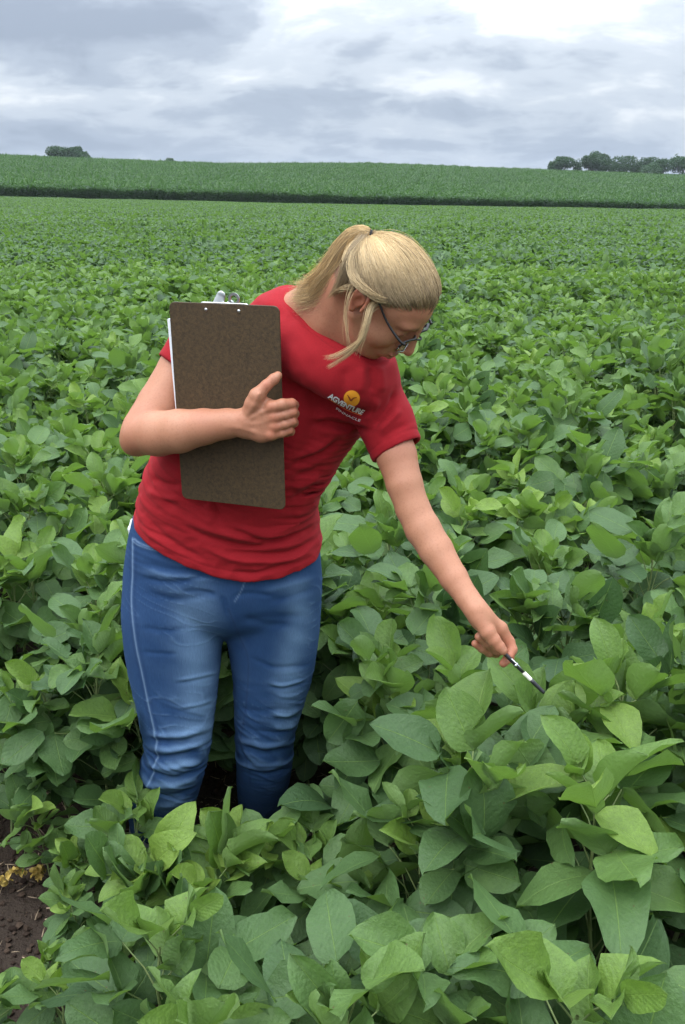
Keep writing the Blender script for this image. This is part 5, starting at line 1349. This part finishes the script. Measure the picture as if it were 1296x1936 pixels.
# ================================================================== trees on the skyline
bark, t_, b_ = material('bark', (.07, .055, .042), .9)
tree_leaf = leaf_material('tree_leaf', [(.080, .145, .065), (.11, .18, .07)], [(.030, .062, .038), (.055, .105, .052)], (.06, .12, .06), rough=.6, trans=.2, veins=False)
def tree(name, x, y, w_, h, seed, label, lobes=7, trunk_h=.22, n=3600, leaf=.55):
    r = np.random.default_rng(seed); g0 = float(ground_z(x, y)); root = empty(name, (x, y, g0)); tag(root, label, 'tree' if h > 4 else 'bush', 'trees on the far skyline')
    C = []; 
    for i in range(lobes):
        a = 6.28 * i / lobes + r.normal(0, .3); rr_ = r.uniform(.15, .30) * w_ * (0 if i == 0 else 1)
        C.append((rr_ * math.cos(a), rr_ * math.sin(a), h * r.uniform(.38, .78) if i else h * .74, w_ * r.uniform(.17, .27), h * r.uniform(.17, .27)))
    B_ = []
    for i in range(n):
        c = C[int(r.integers(len(C)))]; v = r.normal(0, 1, 3); v /= np.linalg.norm(v); k = r.uniform(.55, 1.03) ** .5
        jit = 1 + .22 * mnoise.noise(Vector((v[0] * 2.5 + seed, v[1] * 2.5, v[2] * 2.5 + c[0])))
        B_.append((c[0] + v[0] * c[3] * k * jit, c[1] + v[1] * c[3] * k * jit, c[2] + v[2] * c[4] * k * jit * 1.1))
    B_ = np.array(B_); az = r.uniform(0, 6.28, n); el = r.normal(0, .6, n); d = np.stack([np.cos(az) * np.cos(el), np.sin(az) * np.cos(el), np.sin(el)], 1)
    up = np.array([0, 0, 1.]) + .8 * r.normal(0, 1, (n, 3)); nn_ = nrmz(up - d * (up * d).sum(1, keepdims=True)); L = leaf * r.uniform(.7, 1.3, n)
    V, F, UV, H = leaflets(B_, d, nn_, L, L * .38, np.zeros(n), np.zeros(n), np.ones(n), r.random(n), np.clip(.35 + .2 * r.normal(0, 1, n) + .25 * np.array([mnoise.noise(Vector(q * .35)) for q in B_]), 0, 1), lod=2)
    o = bpy.data.objects.new('crown', foliage_mesh('crown', (V, UV, H), F, [tree_leaf])); COL.objects.link(o); o.parent = root
    parts = [tube([(0, 0, -.3), (.1, 0, h * .25), (0, .1, h * .6)], [h * .035, h * .028, h * .012], 8)]
    for c in C[1:]: parts.append(tube([(0, 0, h * .22), (c[0] * .5, c[1] * .5, h * .36), (c[0], c[1], c[2])], [h * .018, h * .012, h * .004], 6))
    v_, f_ = merge(parts); me_ = np_mesh('trunk', v_, f_); me_.materials.append(bark); o = bpy.data.objects.new('trunk', me_); COL.objects.link(o); o.parent = root
    return root
def sky_x(u, y): return (u - 648) / FPX * y * CP * .985
def tree_px(name, u0, u1, vtop, y, seed, label, **kw):
    x0, x1 = sky_x(u0, y), sky_x(u1, y); x = (x0 + x1) / 2; ztop = EYE + y * (357 - vtop) * .892 / 1746.
    h = ztop - float(ground_z(x, y)); return tree(name, x, y, (x1 - x0) * 1.22, h, seed, label, **kw)
TL = [('oak_tree', 88, 128, 277, 452, 'rounded tree at the left end of the clump on the left skyline'),
      ('oak_tree', 118, 158, 277, 456, 'rounded tree in the middle of the clump on the left skyline'),
      ('bush', 148, 172, 287, 450, 'low bush at the right foot of the left skyline clump'),
      ('bush', 309, 333, 300, 448, 'tiny lone bush on the crest between the left clump and the centre'),
      ('oak_tree', 1041, 1090, 295, 452, 'round tree standing alone at the left end of the right skyline trees'),
      ('bush', 1087, 1105, 301, 455, 'narrow small tree filling the gap right of the lone round tree'),
      ('oak_tree', 1106, 1138, 294, 458, 'tree directly right of the narrow small tree on the skyline'),
      ('oak_tree', 1122, 1168, 289, 460, 'tallest dome shaped tree of the right skyline trees'),
      ('oak_tree', 1160, 1212, 293, 470, 'wide dark tree just right of the tallest skyline tree'),
      ('oak_tree', 1200, 1244, 297, 474, 'bluish tree halfway between the tallest tree and the right edge'),
      ('oak_tree', 1232, 1275, 300, 462, 'shorter spreading tree near the right end of the skyline'),
      ('oak_tree', 1268, 1325, 296, 470, 'tree cut by the right edge of the picture on the skyline'),
      ('bush', 1215, 1262, 310, 455, 'low scrub in front of the trees near the right edge')]
for i, (nm, u0, u1, vt, y, lb) in enumerate(TL):
    tree_px(nm, u0, u1, vt, y, 700 + i * 13, lb, n=4600 if nm == 'oak_tree' else 1500, leaf=.62 if nm == 'oak_tree' else .5)

# ================================================================== straw and withered leaves on the bare soil
straw, t_, b_ = material('straw', (.30, .22, .13), .8)
oi = t_.nodes.new('ShaderNodeNewGeometry'); t_.links.new(mixc(t_, oi.outputs['Random Per Island'], (.06, .040, .026), (.38, .28, .18)), b_.inputs['Base Color'])
R5 = np.random.default_rng(31); parts = []
for i in range(1700):
    x, y = R5.uniform(-1.3, .6), R5.uniform(.9, 2.7); a = R5.uniform(0, 3.14); L_ = R5.uniform(.004, .035) if R5.random() < .93 else R5.uniform(.06, .14); z = -.012 + R5.uniform(0, .006)
    d = np.array([math.cos(a), math.sin(a), R5.normal(0, .10)]) * L_ / 2; c = np.array([x, y, z + abs(d[2])]); rr_ = R5.uniform(.0005, .0018)
    parts.append(tube([c - d, c + np.array([0, 0, R5.normal(0, .001)]), c + d], [rr_, rr_ * 1.1, rr_ * .7], 5))
v_, f_ = merge(parts); st = link_mesh('straw_litter', np_mesh('straw_litter', v_, f_), straw); tag(st, 'dry straw and stalk bits littering the bare soil', 'straw', kind='stuff')
# clods: a rough skin of crumbs over the bare soil
cl, t_, b_ = material('soil_crumb', (.05, .034, .025), .95, spec=.1)
oi = t_.nodes.new('ShaderNodeNewGeometry'); t_.links.new(mixc(t_, oi.outputs['Random Per Island'], (.020, .013, .010), (.068, .046, .033)), b_.inputs['Base Color'])
bm = bmesh.new(); bmesh.ops.create_icosphere(bm, subdivisions=1, radius=1); ico = np.array([v.co for v in bm.verts]); icf = np.array([[v.index for v in f.verts] for f in bm.faces]); bm.free()
VV, FF = [], []
for i in range(5200):
    x, y = R5.uniform(-1.25, -.25), R5.uniform(1.25, 2.6); r_ = .0015 + .009 * R5.random() ** 4
    q = ico * (1 + .25 * R5.normal(0, 1, (len(ico), 1))) * r_ * np.array([1, 1, .7]) + np.array([x, y, -.018 + r_ * .35]); VV.append(q); FF.append(icf + len(ico) * i)
FF = np.concatenate(FF); me_ = np_mesh('soil_crumbs', np.concatenate(VV), FF, smooth=False); me_.materials.append(cl); o = bpy.data.objects.new('soil_crumbs', me_); COL.objects.link(o); tag(o, 'loose crumbs and clods of brown soil between the rows', 'soil', kind='stuff')
yel, t_, b_ = material('withered_leaf', (.55, .36, .05), .7)
tcx = t_.nodes.new('ShaderNodeTexCoord'); t_.links.new(mixc(t_, noise_t(t_, tcx.outputs['Object'], 120, 4, .7), (.22, .13, .03), (.50, .36, .08)), b_.inputs['Base Color'])
def withered(u, v, L_, a, label, seed, n=26):
    r = np.random.default_rng(seed); t = math.tan(PITCH + math.atan((v - 968) / FPX)); Y = (EYE + .0) / t; c = P(u, v, Y)
    B_, D_ = [], []
    for i in range(n):
        s_ = i / n; p = c + np.array([math.cos(a) * (s_ - .5) * L_, math.sin(a) * (s_ - .5) * L_, .012 + .02 * math.sin(s_ * 3.1)]) + r.normal(0, .004, 3); B_.append(p); q = r.normal(0, 1, 3); q[2] = abs(q[2]) * .6; D_.append(unit(q))
    D_ = np.array(D_); up = np.array([0, 0, 1.]) + .5 * r.normal(0, 1, (n, 3)); nn_ = nrmz(up - D_ * (up * D_).sum(1, keepdims=True)); L2 = r.uniform(.010, .020, n)
    V, F, UV, H = leaflets(np.array(B_), D_, nn_, L2, L2 * .45, r.uniform(.2, .9, n), r.normal(.3, .4, n), np.ones(n) * 2, r.random(n), np.zeros(n), lod=0)
    me_ = foliage_mesh('withered_leaf', (V, UV, H), F, [yel]); o = bpy.data.objects.new('withered_leaf', me_); COL.objects.link(o); tag(o, label, 'withered leaf', 'withered yellow leaves on the soil')
withered(25, 1668, .07, .9, 'narrow withered yellow leaf curled on the soil at the left edge', 1, 22)
withered(76, 1665, .035, 1.7, 'crumpled yellow leaf cluster on bare soil near the left edge', 2, 34)
withered(150, 1933, .03, .2, 'small yellow leaf scrap at the bottom left of the soil', 3, 18)
# ================================================================== air
hz = bpy.data.materials.new('haze'); hz.use_nodes = True; t_ = hz.node_tree; t_.nodes.clear()
pv = t_.nodes.new('ShaderNodeVolumePrincipled'); pv.inputs['Color'].default_value = (.86, .92, 1, 1); pv.inputs['Density'].default_value = .00011; pv.inputs['Anisotropy'].default_value = .2
ot = t_.nodes.new('ShaderNodeOutputMaterial'); t_.links.new(pv.outputs[0], ot.inputs['Volume'])
bm = bmesh.new(); bmesh.ops.create_cube(bm, size=1)
for v in bm.verts: v.co = Vector((v.co.x * 3400, v.co.y * 1800 + 780, (v.co.z + .5) * 140 - 95))
me_ = bpy.data.meshes.new('haze'); bm.to_mesh(me_); me_.materials.append(hz); o = bpy.data.objects.new('haze', me_); COL.objects.link(o); tag(o, 'thin pale haze over the far fields', 'haze', kind='stuff')
